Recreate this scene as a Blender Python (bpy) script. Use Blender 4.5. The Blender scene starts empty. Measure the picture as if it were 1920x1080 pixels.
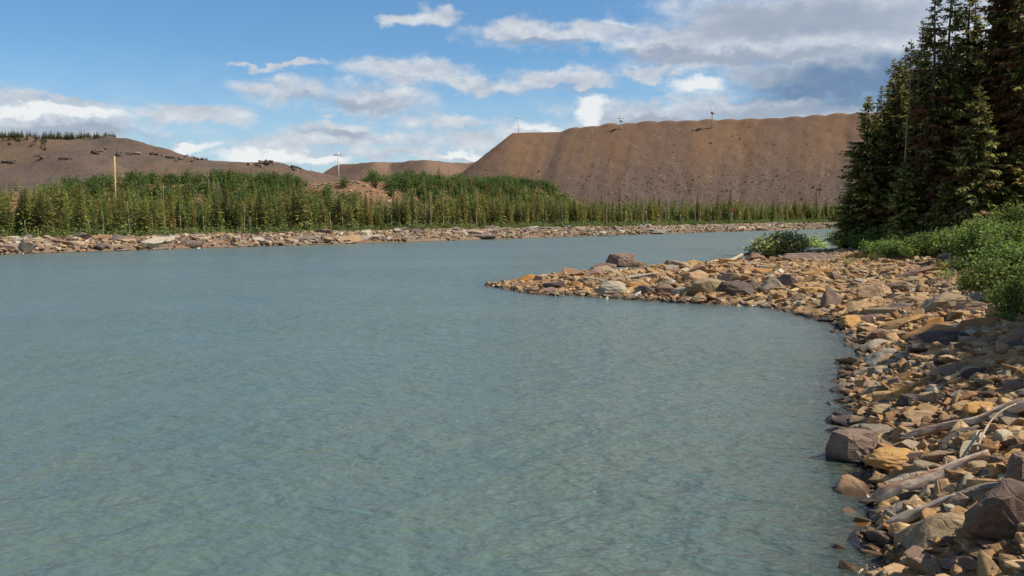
import bpy, bmesh, math, random
import numpy as np
from mathutils import Vector, Matrix, Euler, noise as mnoise

random.seed(7); rng = np.random.default_rng(11)
scene = bpy.context.scene
C = scene.collection
PI = math.pi

# ---------------------------------------------------------------- camera
FPX = 1663.0; CAMZ = 4.0; PITCH = math.atan(140.0 / FPX)
cam_d = bpy.data.cameras.new('camera'); cam = bpy.data.objects.new('camera', cam_d); C.objects.link(cam)
cam.location = (0, 0, CAMZ); cam.rotation_euler = (PI / 2 - PITCH, 0, 0)
cam_d.sensor_width = 36; cam_d.lens = 36 * FPX / 1920; cam_d.clip_end = 20000; cam_d.clip_start = 0.05
scene.camera = cam
FW = Vector((0, math.cos(PITCH), -math.sin(PITCH))); UP = Vector((0, math.sin(PITCH), math.cos(PITCH)))
def ray(px, py):
    return (FW * FPX + Vector((1, 0, 0)) * (px - 960) + UP * (540 - py)) / FPX
def at_z(px, py, z=0.0):
    d = ray(px, py); t = (z - CAMZ) / d.z
    return (d.x * t, d.y * t)
def at_y(px, py, Y):
    d = ray(px, py); t = Y / d.y
    return Vector((d.x * t, Y, CAMZ + d.z * t))

# ---------------------------------------------------------------- numpy noise
def _h(i, j, s):
    n = (i.astype(np.int64) * 374761393 + j.astype(np.int64) * 668265263 + s * 974634777) & 0x7fffffff
    n = ((n ^ (n >> 13)) * 1274126177) & 0x7fffffff
    n = n ^ (n >> 16)
    return (n & 0xffff) / 65535.0
def vnoise(x, y, s=0):
    x = np.asarray(x, float); y = np.asarray(y, float)
    i = np.floor(x); j = np.floor(y); fx = x - i; fy = y - j
    fx = fx * fx * (3 - 2 * fx); fy = fy * fy * (3 - 2 * fy)
    i = i.astype(int); j = j.astype(int)
    return ((_h(i, j, s) * (1 - fx) + _h(i + 1, j, s) * fx) * (1 - fy) + (_h(i, j + 1, s) * (1 - fx) + _h(i + 1, j + 1, s) * fx) * fy) * 2 - 1
def fbm(x, y, s=0, o=4):
    r = 0; a = 1; t = 0
    for k in range(o):
        r = r + a * vnoise(x * 2 ** k, y * 2 ** k, s + k * 7); t += a; a *= .5
    return r / t
def sstep(a, b, x):
    t = np.clip((np.asarray(x, float) - a) / (b - a), 0, 1); return t * t * (3 - 2 * t)

# ---------------------------------------------------------------- mesh helpers
def mesh_np(name, V, F, col=None, smooth=False, attr=None):
    """V (n,3); F (m,3) or (m,4) index array"""
    V = np.asarray(V, np.float32); F = np.asarray(F, np.int32)
    me = bpy.data.meshes.new(name)
    m, k = F.shape
    me.vertices.add(len(V)); me.vertices.foreach_set('co', V.ravel())
    me.loops.add(m * k); me.loops.foreach_set('vertex_index', F.ravel())
    me.polygons.add(m); me.polygons.foreach_set('loop_start', np.arange(0, m * k, k, dtype=np.int32))
    me.polygons.foreach_set('loop_total', np.full(m, k, np.int32))
    me.polygons.foreach_set('use_smooth', np.full(m, smooth, bool))
    me.update(calc_edges=True)
    if col is not None:
        a = me.color_attributes.new('col', 'FLOAT_COLOR', 'POINT')
        c = np.ones((len(V), 4), np.float32); c[:, :3] = col; a.data.foreach_set('color', c.ravel())
    if attr:
        for an, av in attr.items():
            a = me.attributes.new(an, 'FLOAT', 'POINT'); a.data.foreach_set('value', np.asarray(av, np.float32))
    return me
def link(name, me, mat, parent=None, loc=None):
    o = bpy.data.objects.new(name, me); C.objects.link(o)
    if mat is not None and me is not None and not me.materials: me.materials.append(mat)
    if parent: o.parent = parent
    if loc is not None: o.location = loc
    return o
def tag(o, label=None, cat=None, group=None, kind=None):
    if label: o['label'] = label
    if cat: o['category'] = cat
    if group: o['group'] = group
    if kind: o['kind'] = kind
    return o
def empty(name, loc=(0, 0, 0)):
    o = bpy.data.objects.new(name, None); o.empty_display_size = .2; C.objects.link(o); o.location = loc; return o
def dup(root, loc, rotz=0, scale=(1, 1, 1), label=None, group=None, tilt=(0, 0)):
    r = root.copy(); C.objects.link(r); r.location = loc; r.rotation_euler = (tilt[0], tilt[1], rotz); r.scale = scale
    if label: r['label'] = label
    if group: r['group'] = group
    for ch in root.children:
        c = ch.copy(); C.objects.link(c); c.parent = r
    return r

# ---------------------------------------------------------------- node helpers
def new_mat(name):
    m = bpy.data.materials.new(name); m.use_nodes = True
    nt = m.node_tree; nt.nodes.clear(); return m, nt
class G:
    def __init__(s, nt): s.nt = nt
    def k(s, c, f): return s.n('ShaderNodeVectorMath', {0: c, 'Scale': f}, operation='SCALE').outputs[0]
    def n(s, typ, ins=None, **kw):
        nd = s.nt.nodes.new(typ)
        for k, v in kw.items(): setattr(nd, k, v)
        if ins:
            for k, v in ins.items():
                sock = nd.inputs[k]
                if isinstance(v, bpy.types.NodeSocket): s.nt.links.new(v, sock)
                else: sock.default_value = v
        return nd
    def math(s, op, a, b=0.0, c=0.0, clamp=False):
        return s.n('ShaderNodeMath', {0: a, 1: b, 2: c}, operation=op, use_clamp=clamp).outputs[0]
    def mix(s, f, a, b, blend='MIX'):
        nd = s.n('ShaderNodeMix', data_type='RGBA', blend_type=blend)
        for k, v in ((0, f), (6, a), (7, b)):
            if isinstance(v, bpy.types.NodeSocket): s.nt.links.new(v, nd.inputs[k])
            else: nd.inputs[k].default_value = v if k == 0 else (tuple(v) + (1,))[:4]
        return nd.outputs[2]
    def noise(s, vec, scale, detail=4, rough=.55, w=None, dist=0.0):
        ins = {'Scale': scale, 'Detail': detail, 'Roughness': rough, 'Distortion': dist}
        if vec is not None: ins['Vector'] = vec
        kw = {}
        if w is not None: kw['noise_dimensions'] = '4D'
        nd = s.n('ShaderNodeTexNoise', None, **kw)
        if w is not None: ins['W'] = w
        for k, v in ins.items():
            if isinstance(v, bpy.types.NodeSocket): s.nt.links.new(v, nd.inputs[k])
            else: nd.inputs[k].default_value = v
        return nd.outputs[0]
    def ss(s, x, a, b, lo=0.0, hi=1.0):
        nd = s.n('ShaderNodeMapRange', {'Value': x, 'From Min': a, 'From Max': b, 'To Min': lo, 'To Max': hi}, interpolation_type='SMOOTHSTEP')
        return nd.outputs[0]
    def mapping(s, vec, loc=(0, 0, 0), rot=(0, 0, 0), scale=(1, 1, 1), t='POINT'):
        return s.n('ShaderNodeMapping', {'Vector': vec, 'Location': loc, 'Rotation': rot, 'Scale': scale}, vector_type=t).outputs[0]
def out(g, sh, disp=None):
    o = g.n('ShaderNodeOutputMaterial'); g.nt.links.new(sh, o.inputs[0])

# ---------------------------------------------------------------- materials
def mat_rock(name, c1, c2, c3, attr=False, scale=1.0, lichen=.35, bump=.5, wet=True, bd=.04):
    m, nt = new_mat(name); g = G(nt)
    tc = g.n('ShaderNodeTexCoord'); geo = g.n('ShaderNodeNewGeometry'); oi = g.n('ShaderNodeObjectInfo')
    P = geo.outputs['Position']
    rnd = oi.outputs['Random']
    w = g.math('MULTIPLY', rnd, 37.0)
    n1 = g.noise(P, 1.6 * scale, 5, .6, w)
    n2 = g.noise(P, 7 * scale, 6, .65, w)
    n3 = g.noise(P, 34 * scale, 3, .6)
    if attr:
        base = g.n('ShaderNodeAttribute', attribute_name='col').outputs['Color']
        base = g.mix(g.ss(n2, .45, .7, 0, .5), base, c2)
    else:
        base = g.mix(g.ss(n1, .4, .62), c1, c2)
        base = g.mix(g.ss(n2, .52, .68, 0, .8), base, c3)
        hv = g.n('ShaderNodeHueSaturation', {'Saturation': g.ss(rnd, 0, 1, .75, 1.15), 'Value': g.math('ADD', g.math('MULTIPLY', rnd, .45), .78), 'Color': base})
        base = hv.outputs[0]
    base = g.mix(g.ss(n3, .3, .75, 0, .55), base, g.mix(.55, base, (.02, .017, .015)))
    if lichen > 0:
        n4 = g.noise(P, 11 * scale, 4, .7)
        base = g.mix(g.math('MULTIPLY', g.ss(n4, .6, .66), lichen), base, (.40, .38, .32))
    col = base; rough = .85
    if wet:
        z = g.n('ShaderNodeSeparateXYZ', {0: P}).outputs[2]
        zz = g.math('ADD', z, g.math('MULTIPLY', g.math('SUBTRACT', n1, .5), -.2))
        wf = g.ss(zz, .05, .19, 1, 0)
        col = g.mix(wf, base, g.mix(.68, base, (.012, .01, .008)))
        rough = g.ss(zz, .04, .15, .25, .88)
    hgt = g.math('ADD', g.math('MULTIPLY', n2, .6), g.math('MULTIPLY', n3, .25))
    vor = g.n('ShaderNodeTexVoronoi', {'Vector': g.mapping(P, scale=(1.2, 1.2, 3.5)), 'Scale': 2.2 * scale}, feature='DISTANCE_TO_EDGE').outputs[0]
    hgt = g.math('ADD', hgt, g.ss(vor, 0, .05, 0, .35))
    b = g.n('ShaderNodeBump', {'Strength': bump, 'Distance': bd, 'Height': hgt})
    p = g.n('ShaderNodeBsdfPrincipled', {'Base Color': g.k(col, .80), 'Roughness': rough, 'Specular IOR Level': .3, 'Normal': b.outputs[0]})
    out(g, p.outputs[0]); return m
RC = {  # own colours of the stones
    'tan': ((.46, .285, .13), (.36, .215, .095), (.54, .37, .19)),
    'rust': ((.40, .215, .085), (.32, .165, .065), (.45, .285, .125)),
    'grey': ((.28, .215, .135), (.34, .26, .165), (.21, .155, .10)),
    'pale': ((.44, .37, .26), (.36, .30, .20), (.52, .46, .34)),
    'dark': ((.11, .078, .06), (.15, .105, .078), (.075, .056, .046)),
    'purple': ((.25, .165, .12), (.19, .125, .095), (.36, .24, .15)),
}
MR = {k: mat_rock('rock_' + k, *v) for k, v in RC.items()}
MRF = {k: mat_rock('far_rock_' + k, *[tuple(.7 * c + .3 * sum(v3) / 3 for c in v3) for v3 in v], scale=.5, bd=.1) for k, v in RC.items()}
M_rub = mat_rock('rubble', None, (.16, .10, .06), None, attr=True, lichen=.25)
M_rubfar = mat_rock('rubble_far', None, (.22, .16, .12), None, attr=True, lichen=0, wet=True, scale=.4)
M_rubhill = mat_rock('rubble_hill', None, (.12, .09, .075), None, attr=True, lichen=0, wet=False, scale=.2)

def mat_ground(name, sc=1.0, bump=.5, bd=.06, var=(.5, .5, .5)):
    m, nt = new_mat(name); g = G(nt)
    P = g.n('ShaderNodeNewGeometry').outputs['Position']
    base = g.n('ShaderNodeAttribute', attribute_name='col').outputs['Color']
    n1 = g.noise(P, .9 * sc, 6, .65); n2 = g.noise(P, 9 * sc, 5, .7); n3 = g.noise(P, 40 * sc, 2, .6)
    col = g.mix(g.ss(n1, .35, .65, 0, .5), base, g.mix(.5, base, (.05, .035, .022)))
    col = g.mix(g.ss(n2, .5, .72, 0, .6), col, g.mix(.6, base, (.42, .31, .2)))
    col = g.mix(g.ss(n3, .55, .75, 0, .5), col, (.05, .035, .025))
    z = g.n('ShaderNodeSeparateXYZ', {0: P}).outputs[2]
    wf = g.ss(z, .02, .10, 1, 0)
    col = g.mix(wf, col, g.mix(.6, col, (.02, .016, .01)))
    b = g.n('ShaderNodeBump', {'Strength': bump, 'Distance': bd, 'Height': g.math('ADD', n2, g.math('MULTIPLY', n3, .4))})
    p = g.n('ShaderNodeBsdfPrincipled', {'Base Color': g.k(col, .74), 'Roughness': .92, 'Specular IOR Level': .2, 'Normal': b.outputs[0]})
    out(g, p.outputs[0]); return m
M_near = mat_ground('near_ground')
M_far = mat_ground('far_ground', .3, .4, .15)

def mat_waste(name, ca, cb, cc, foot_z, top_z, stone=1.0, hz=1.0):
    m, nt = new_mat(name); g = G(nt)
    P = g.n('ShaderNodeNewGeometry').outputs['Position']
    run = g.n('ShaderNodeAttribute', attribute_name='run').outputs['Fac']     # metres along the rim
    down = g.n('ShaderNodeAttribute', attribute_name='down').outputs['Fac']   # metres below the rim
    uv = g.n('ShaderNodeCombineXYZ', {0: run, 1: down}).outputs[0]
    st = g.noise(g.mapping(uv, scale=(.10, .012, 1)), 1.0, 6, .6, dist=.4)
    st2 = g.noise(g.mapping(uv, loc=(31, 7, 0), scale=(.035, .010, 1)), 1.0, 4, .55, dist=.3)
    pn = g.noise(P, .035, 6, .65)
    fine = g.noise(P, .9, 5, .75)
    col = g.mix(g.ss(st2, .38, .64), ca, cb)
    col = g.mix(g.ss(st, .52, .66, 0, .55), col, cb)
    lowf = g.ss(g.math('ADD', down, g.math('MULTIPLY', g.math('SUBTRACT', st, .5), 45.0)), 12, 34)
    col = g.mix(g.math('MULTIPLY', lowf, .85), col, cc)
    col = g.mix(g.ss(pn, .5, .7, 0, .35), col, g.mix(.5, col, cb))
    col = g.mix(g.ss(fine, .48, .68, 0, .45), col, g.mix(.4, col, (.03, .025, .02)))
    sp = g.n('ShaderNodeTexVoronoi', {'Vector': P, 'Scale': .55}).outputs
    pick = g.math('LESS_THAN', sp['Distance'], .22)
    rv = g.n('ShaderNodeSeparateColor', {0: sp['Color']}).outputs[0]
    pick = g.math('MULTIPLY', pick, g.math('GREATER_THAN', rv, g.math('SUBTRACT', .93, g.math('MULTIPLY', lowf, .45 * stone))))
    col = g.mix(pick, col, g.mix(g.ss(rv, .8, 1), (.06, .045, .04), (.30, .25, .21)))
    hgt = g.math('ADD', g.math('MULTIPLY', fine, 1.0), g.math('MULTIPLY', st, 1.2))
    b = g.n('ShaderNodeBump', {'Strength': .4, 'Distance': .8, 'Height': hgt})
    p = g.n('ShaderNodeBsdfPrincipled', {'Base Color': g.k(col, .80), 'Roughness': .95, 'Specular IOR Level': .1, 'Normal': b.outputs[0]})
    out(g, p.outputs[0]); return m
M_mound = mat_waste('waste_rock', (.21, .126, .074), (.175, .112, .078), (.145, .105, .085), 3, 45)
M_mid = mat_waste('waste_rock_mid', (.19, .12, .085), (.175, .118, .088), (.175, .118, .088), 3, 45, .3)

def mat_foliage(name, tint=(1, 1, 1), trans=.25):
    m, nt = new_mat(name); g = G(nt)
    base = g.n('ShaderNodeAttribute', attribute_name='col').outputs['Color']
    rnd = g.n('ShaderNodeObjectInfo').outputs['Random']
    P = g.n('ShaderNodeNewGeometry').outputs['Position']
    n = g.noise(P, 1.3, 3, .6)
    hv = g.n('ShaderNodeHueSaturation', {'Hue': g.ss(rnd, 0, 1, .485, .512), 'Saturation': 1.0, 'Value': g.math('MULTIPLY', g.ss(rnd, 0, 1, .8, 1.25), g.ss(n, .3, .7, .75, 1.25)), 'Color': base})
    col = g.k(hv.outputs[0], .86)
    p = g.n('ShaderNodeBsdfPrincipled', {'Base Color': col, 'Roughness': .6, 'Specular IOR Level': .25})
    t = g.n('ShaderNodeBsdfTranslucent', {'Color': col})
    mx = g.n('ShaderNodeMixShader', {0: trans, 1: p.outputs[0], 2: t.outputs[0]})
    out(g, mx.outputs[0]); return m
M_needle = mat_foliage('needles', trans=.34)
M_leaf = mat_foliage('leaves', trans=.45)
def mat_bark(name, a, b_, sc=1.0):
    m, nt = new_mat(name); g = G(nt)
    tc = g.n('ShaderNodeTexCoord').outputs['Object']
    n = g.noise(g.mapping(tc, scale=(9 * sc, 9 * sc, 1.6 * sc)), 1.0, 5, .7)
    n2 = g.noise(tc, 1.1 * sc, 3, .6)
    col = g.mix(g.ss(n, .38, .62), a, b_); col = g.mix(g.ss(n2, .5, .7, 0, .5), col, (.13, .12, .10))
    bp = g.n('ShaderNodeBump', {'Strength': .7, 'Distance': .03, 'Height': n})
    p = g.n('ShaderNodeBsdfPrincipled', {'Base Color': g.k(col, .8), 'Roughness': .9, 'Specular IOR Level': .2, 'Normal': bp.outputs[0]})
    out(g, p.outputs[0]); return m
M_bark = mat_bark('bark', (.06, .042, .03), (.14, .10, .075))
M_snag = mat_bark('snag_wood', (.42, .34, .26), (.28, .21, .15))
M_twig = mat_bark('twig', (.11, .06, .035), (.07, .045, .03))
M_pole = mat_bark('pole_wood', (.55, .38, .20), (.42, .28, .14), .5)
def mat_drift(name, a, b_, c_):
    m, nt = new_mat(name); g = G(nt)
    tc = g.n('ShaderNodeTexCoord').outputs['Object']
    n = g.noise(g.mapping(tc, scale=(1.3, 26, 26)), 1.0, 6, .7, dist=.5)
    n2 = g.noise(g.mapping(tc, scale=(1.5, 5, 5)), 1.0, 4, .6)
    n3 = g.noise(g.mapping(tc, scale=(4, 70, 70)), 1.0, 3, .6)
    col = g.mix(g.ss(n, .38, .6), a, b_); col = g.mix(g.ss(n2, .5, .64, 0, .8), col, c_)
    col = g.mix(g.ss(n3, .56, .66, 0, .8), col, (.05, .03, .02))
    z = g.n('ShaderNodeSeparateXYZ', {0: g.n('ShaderNodeNewGeometry').outputs['Position']}).outputs[2]
    wf = g.ss(g.math('ADD', z, g.math('MULTIPLY', n2, .15)), .14, .26, 1, 0)
    col = g.mix(wf, col, g.mix(.65, col, (.03, .014, .008)))
    bp = g.n('ShaderNodeBump', {'Strength': .9, 'Distance': .02, 'Height': g.math('ADD', n, n3)})
    p = g.n('ShaderNodeBsdfPrincipled', {'Base Color': g.k(col, .8), 'Roughness': g.ss(wf, 0, 1, .8, .3), 'Specular IOR Level': .3, 'Normal': bp.outputs[0]})
    out(g, p.outputs[0]); return m
M_drift = mat_drift('driftwood', (.62, .40, .25), (.36, .18, .10), (.85, .68, .50))
M_driftpale = mat_drift('driftwood_pale', (.55, .44, .33), (.42, .31, .22), (.62, .54, .44))
def mat_plain(name, c, r=.6, metal=0):
    m, nt = new_mat(name); g = G(nt)
    P = g.n('ShaderNodeTexCoord').outputs['Object']
    n = g.noise(P, 3, 4, .6)
    col = g.mix(g.ss(n, .4, .7, 0, .35), c, tuple(x * .6 for x in c))
    p = g.n('ShaderNodeBsdfPrincipled', {'Base Color': g.k(col, .75), 'Roughness': r, 'Metallic': metal}); out(g, p.outputs[0]); return m
M_white = mat_plain('white_paint', (.68, .64, .6)); M_red = mat_plain('red_paint', (.6, .07, .03)); M_steel = mat_plain('steel', (.35, .35, .36), .5, .3)

def mat_water():
    m, nt = new_mat('river_water'); g = G(nt)
    P = g.n('ShaderNodeNewGeometry').outputs['Position']
    dep = g.n('ShaderNodeAttribute', attribute_name='depth').outputs['Fac']
    big = g.noise(P, .05, 4, .6)
    Pr = g.mapping(P, rot=(0, 0, math.radians(-14)), scale=(1.0, 1.3, 1))
    w0 = g.noise(Pr, .38, 3, .5)
    w1 = g.noise(Pr, 1.35, 3, .55, dist=.15)
    w2 = g.noise(g.mapping(P, rot=(0, 0, math.radians(20)), scale=(1, 1.6, 1)), 3.6, 2, .5)
    gust = g.ss(g.noise(g.mapping(P, scale=(.6, 1.3, 1)), .09, 3, .5), .3, .7, .65, 1.15)
    h = g.math('ADD', g.math('MULTIPLY', w0, .15), g.math('ADD', g.math('MULTIPLY', w1, .21), g.math('MULTIPLY', w2, .075)))
    h = g.math('MULTIPLY', h, gust)
    b = g.n('ShaderNodeBump', {'Strength': 1.0, 'Distance': 1.0, 'Height': h})
    col = g.mix(g.ss(g.math('ADD', g.math('MULTIPLY', big, .5), g.math('MULTIPLY', g.noise(P, .6, 3, .6), .5)), .25, .75), WCOL[0], WCOL[1])
    bf = g.n('ShaderNodeBsdfDiffuse', {'Color': g.k(col, .74), 'Roughness': 0, 'Normal': b.outputs[0]})
    tr = g.n('ShaderNodeBsdfTransparent', {'Color': (.75, .78, .66, 1)})
    # turbid water: what lies under it is lost within half a metre
    dn = g.math('ADD', dep, g.math('MULTIPLY', g.math('SUBTRACT', w1, .5), .05))
    op = g.math('SUBTRACT', 1.0, g.math('POWER', 2.718, g.math('MULTIPLY', g.math('MAXIMUM', dn, 0.0), -3.6)))
    body = g.n('ShaderNodeMixShader', {0: op, 1: tr.outputs[0], 2: bf.outputs[0]})
    gl = g.n('ShaderNodeBsdfGlossy', {'Color': (1, 1, 1, 1), 'Roughness': .21, 'Normal': b.outputs[0]})
    fr = g.n('ShaderNodeFresnel', {'IOR': 1.33, 'Normal': b.outputs[0]}).outputs[0]
    fr = g.math('MINIMUM', fr, .46)
    mx = g.n('ShaderNodeMixShader', {0: fr, 1: body.outputs[0], 2: gl.outputs[0]})
    out(g, mx.outputs[0]); return m
WCOL = ((.094, .152, .152), (.132, .176, .130))
M_water = mat_water()

# ---------------------------------------------------------------- near land
SH = [(925,536),(962,543),(1000,548),(1040,553),(1085,551),(1120,556),(1180,560),(1230,563),(1270,566),(1330,569),(1400,571),(1460,577),(1500,588),(1540,599),
      (1580,612),(1605,640),(1628,655),(1632,672),(1612,690),(1598,706),(1592,740),(1598,768),(1606,800),(1612,850),(1640,905),(1652,960),(1640,1010),(1655,1080)]
front = [at_z(*p) for p in SH] + [(3.75, 8.4), (3.2, 6.2), (2.0, 4.0), (-1.5, 2.2), (-10, 1), (-60, -6), (-60, -80), (500, -80), (500, 420), (250, 372), (120, 236), (72, 172)]
back = [(50.5, 132), (36.5, 98), (29, 84), (23.5, 75), (18, 67.5), (12.5, 62), (7.5, 58.5), (3.0, 55), (0.2, 51.5)]
POLY = np.array(front + back)
def sdist(x, y, poly=POLY):
    x = np.asarray(x, float).ravel(); y = np.asarray(y, float).ravel()
    d2 = np.full(x.shape, 1e18); ins = np.zeros(x.shape, bool)
    n = len(poly)
    for i in range(n):
        ax, ay = poly[i]; bx, by = poly[(i + 1) % n]
        dx, dy = bx - ax, by - ay
        t = np.clip(((x - ax) * dx + (y - ay) * dy) / (dx * dx + dy * dy), 0, 1)
        d2 = np.minimum(d2, (x - ax - t * dx) ** 2 + (y - ay - t * dy) ** 2)
        if ay != by:
            c = ((ay > y) != (by > y)) & (x < (bx - ax) * (y - ay) / (by - ay) + ax); ins ^= c
    return np.where(ins, 1, -1) * np.sqrt(d2)
def near_h(x, y, noisy=True):
    x = np.asarray(x, float); y = np.asarray(y, float); sh = x.shape
    d = sdist(x, y).reshape(sh)
    H = 0.75 + sstep(1, 11, x) * .45 + sstep(10, 22, x) * .75
    H = np.where(y < 30, H + (2.0 - H) * sstep(30, 20, y), H)
    L = 2.9 + 4.3 * sstep(17, 42, y)
    z = np.where(d > 0, H * (1 - np.exp(-np.maximum(d, 0) / L)) + .06 * sstep(.3, 2, d), np.maximum(-3, d * .32))
    if noisy:
        z = z + (fbm(x * .45, y * .45, 3) * .16 + fbm(x * 1.9, y * 1.9, 5) * .07) * sstep(-.2, 1.5, d)
        z = z + sstep(14, 60, d) * 1.2
    return z
def nh(x, y): return float(near_h(np.array([x]), np.array([y]))[0])
def hit_near(px, py):
    d = ray(px, py); t = np.concatenate([np.arange(4, 40, .05), np.arange(40, 140, .2)])
    x = d.x * t; y = d.y * t; z = CAMZ + d.z * t
    h = near_h(x, y); h = np.where(sdist(x, y) > -2, np.maximum(h, -.15), -.15)
    k = np.argmax(z <= h)
    return Vector((x[k], y[k], max(h[k], -.1))), d.length * 0 + y[k]

def axis(*seg):
    return np.unique(np.concatenate([np.arange(a, b, s) for a, b, s in seg]))
def grid(xs, ys):
    X, Y = np.meshgrid(xs, ys); nx, ny = len(xs), len(ys)
    i = np.arange(nx * ny).reshape(ny, nx)
    F = np.stack([i[:-1, :-1], i[:-1, 1:], i[1:, 1:], i[1:, :-1]], -1).reshape(-1, 4)
    return X.ravel(), Y.ravel(), F
X, Y, F = grid(axis((-60, 0, 4), (0, 13, .11), (13, 48, .33), (48, 520, 12)), axis((-80, 4, 4), (4, 26, .11), (26, 74, .33), (74, 440, 9)))
Z = near_h(X, Y); D = sdist(X, Y)
gc = np.stack([np.array(RC['tan'][0])] * len(X)) * (.75 + .25 * fbm(X * .8, Y * .8, 9)[:, None]) * np.array([1.0, .88, .75])
rustf = sstep(0, .5, fbm(X * .5, Y * .5, 12))[:, None]
gc = gc * (1 - .5 * rustf) + np.array([.30, .135, .045]) * .5 * rustf
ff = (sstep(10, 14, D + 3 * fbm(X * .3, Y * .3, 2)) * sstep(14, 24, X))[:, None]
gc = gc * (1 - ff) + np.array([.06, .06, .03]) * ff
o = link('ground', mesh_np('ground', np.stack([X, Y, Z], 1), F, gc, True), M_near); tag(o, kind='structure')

# ---------------------------------------------------------------- far bank
U2 = np.array([.67, .742]); U2 /= np.linalg.norm(U2); N2 = np.array([-U2[1], U2[0]]); B0 = np.array([-24.5, 114.2])
def far_xy(s, p): return B0[0] + s * U2[0] + p * N2[0], B0[1] + s * U2[1] + p * N2[1]
def far_sp(x, y): return (x - B0[0]) * U2[0] + (y - B0[1]) * U2[1], (x - B0[0]) * N2[0] + (y - B0[1]) * N2[1]
def far_h(s, p):
    s = np.asarray(s, float); p = np.asarray(p, float)
    q = p - fbm(s * .06, s * 0 + 3, 21, 3) * 1.3
    W = 5.2 + .012 * s + fbm(s * .05, s * 0 + 9, 24, 2) * 1.0
    z = np.where(q < 0, np.maximum(-3, q * .4), 1.35 * sstep(-.5, 1.0, q / W) - .21 + .25)
    z = np.where(q < 0, z, z - .05)
    z = z + sstep(6, 45, p) * 1.6
    hump = 1.7 + 5.5 * sstep(-40, 25, s) + 1.6 * sstep(40, 75, s)
    hump = hump * sstep(150, 118, s)
    notch = np.exp(-((s - 51) / 5.5) ** 2)
    z = z + hump * sstep(44, 66, p + 5 * notch) * (1 - sstep(110, 170, p))
    z = z + fbm(s * .15, p * .15, 31, 3) * .5 * sstep(2, 12, p) + fbm(s * .7, p * .7, 33, 3) * .18 * sstep(-1, 1, q)
    return z
X, Y, F = grid(axis((-700, -90, 20), (-90, 260, 1.1), (260, 1800, 40)), axis((-9, 14, .5), (14, 130, 1.6), (130, 400, 15), (400, 4000, 200)))
Z = far_h(X, Y)
wx, wy = far_xy(X, Y)
bank = np.array([.27, .175, .12]); grassc = np.array([.085, .10, .032]); dirt = np.array([.235, .13, .075]); forc = np.array([.05, .065, .025])
fz = fbm(X * .1, Y * .2, 41)
c = bank * (.85 + .3 * fz[:, None])
g1 = sstep(4.6, 7.4, Y + fz * 1.5 - .01 * X)[:, None]; c = c * (1 - g1) + (grassc * (1 + .5 * fz[:, None])) * g1
g2 = sstep(9, 14, Y)[:, None]; c = c * (1 - g2) + forc * g2
g3 = (sstep(46, 52, Y))[:, None]; c = c * (1 - g3) + dirt * (1 + .25 * fbm(X * .25, Y * .1, 44)[:, None]) * g3
o = link('far_bank_ground', mesh_np('far_bank_ground', np.stack([wx, wy, Z], 1), F, c, True), M_far); tag(o, kind='structure')

# ---------------------------------------------------------------- river bed + water
X, Y, F = grid(axis((-3000, -30, 110), (-30, 0, 3), (0, 14, .2), (14, 36, .6), (36, 3000, 110)), axis((-300, 4, 30), (4, 26, .2), (26, 70, .6), (70, 4000, 110)))
dep = np.maximum(-near_h(X, Y, True), 0.0); dn = sdist(X, Y)
dep = np.where(dn < -9, 3, dep)
o = link('river_water', mesh_np('river_water', np.stack([X, Y, X * 0], 1), F, None, True, {'depth': dep}), M_water); tag(o, kind='structure')

# ---------------------------------------------------------------- hills
def ridge_fn(pts, Y0):
    xs = [(p[0] - 960) / FPX for p in pts]; zs = [CAMZ + (400 - p[1]) / FPX * Y0 for p in pts]
    return lambda X: np.interp(X / Y0, xs, zs)
# left hill
LH = [(-900,300),(-500,262),(-200,258),(0,262),(60,262),(150,262),(225,264),(262,268),(285,275),(310,283),(345,290),(375,299),(400,302),(430,304),(470,306),(500,305),(538,308),(552,315),(568,318),(582,325),(610,331),(680,345),(800,365)]
rf = ridge_fn(LH, 480.0)
X, Y, F = grid(axis((-900, -420, 12), (-420, 40, 1.6)), axis((270, 480, 2.2), (480, 520, 2.5), (520, 900, 30)))
R = rf(X * 480 / np.maximum(Y, 300) * .6 + X * .4)
t = np.clip((Y - 280) / 200, 0, 1)
shape = .12 + .88 * (t * .55 + .45 * sstep(.35, .85, t + .08 * fbm(X * .012, Y * .01, 51)))
Z = R * shape - sstep(500, 800, Y) * 6
Z = Z + np.where(t < .97, fbm(X * .03, Y * .03, 53) * 2.2 + fbm(X * .12, Y * .12, 57, 3) * .8, 0) + fbm(X * .2, Y * .2, 58, 3) * .35
ledge = sstep(.05, .25, fbm(X * .02, Y * .03, 61)); Z = Z + ledge * sstep(.55, .6, t) * (1 - sstep(.85, .97, t)) * 2.0
fz = fbm(X * .02, Y * .03, 65)
c = np.array([.168, .112, .08]) * (.9 + .25 * fbm(X * .05, Y * .05, 66)[:, None])
k = sstep(.0, .3, fz)[:, None] * sstep(.2, .5, t)[:, None]; c = c * (1 - .75 * k) + np.array([.115, .088, .078]) * .75 * k
k = (sstep(.78, .93, t + .1 * fz) * sstep(-240, -275, X))[:, None]; c = c * (1 - k) + np.array([.10, .095, .04]) * k
k = (sstep(.60, .66, t) * sstep(.8, .7, t) * sstep(-.1, .2, fbm(X * .015, Y * .015, 67)))[:, None] * .5; c = c * (1 - k) + np.array([.17, .125, .06]) * k
LHX, LHZ = X, Z
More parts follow.
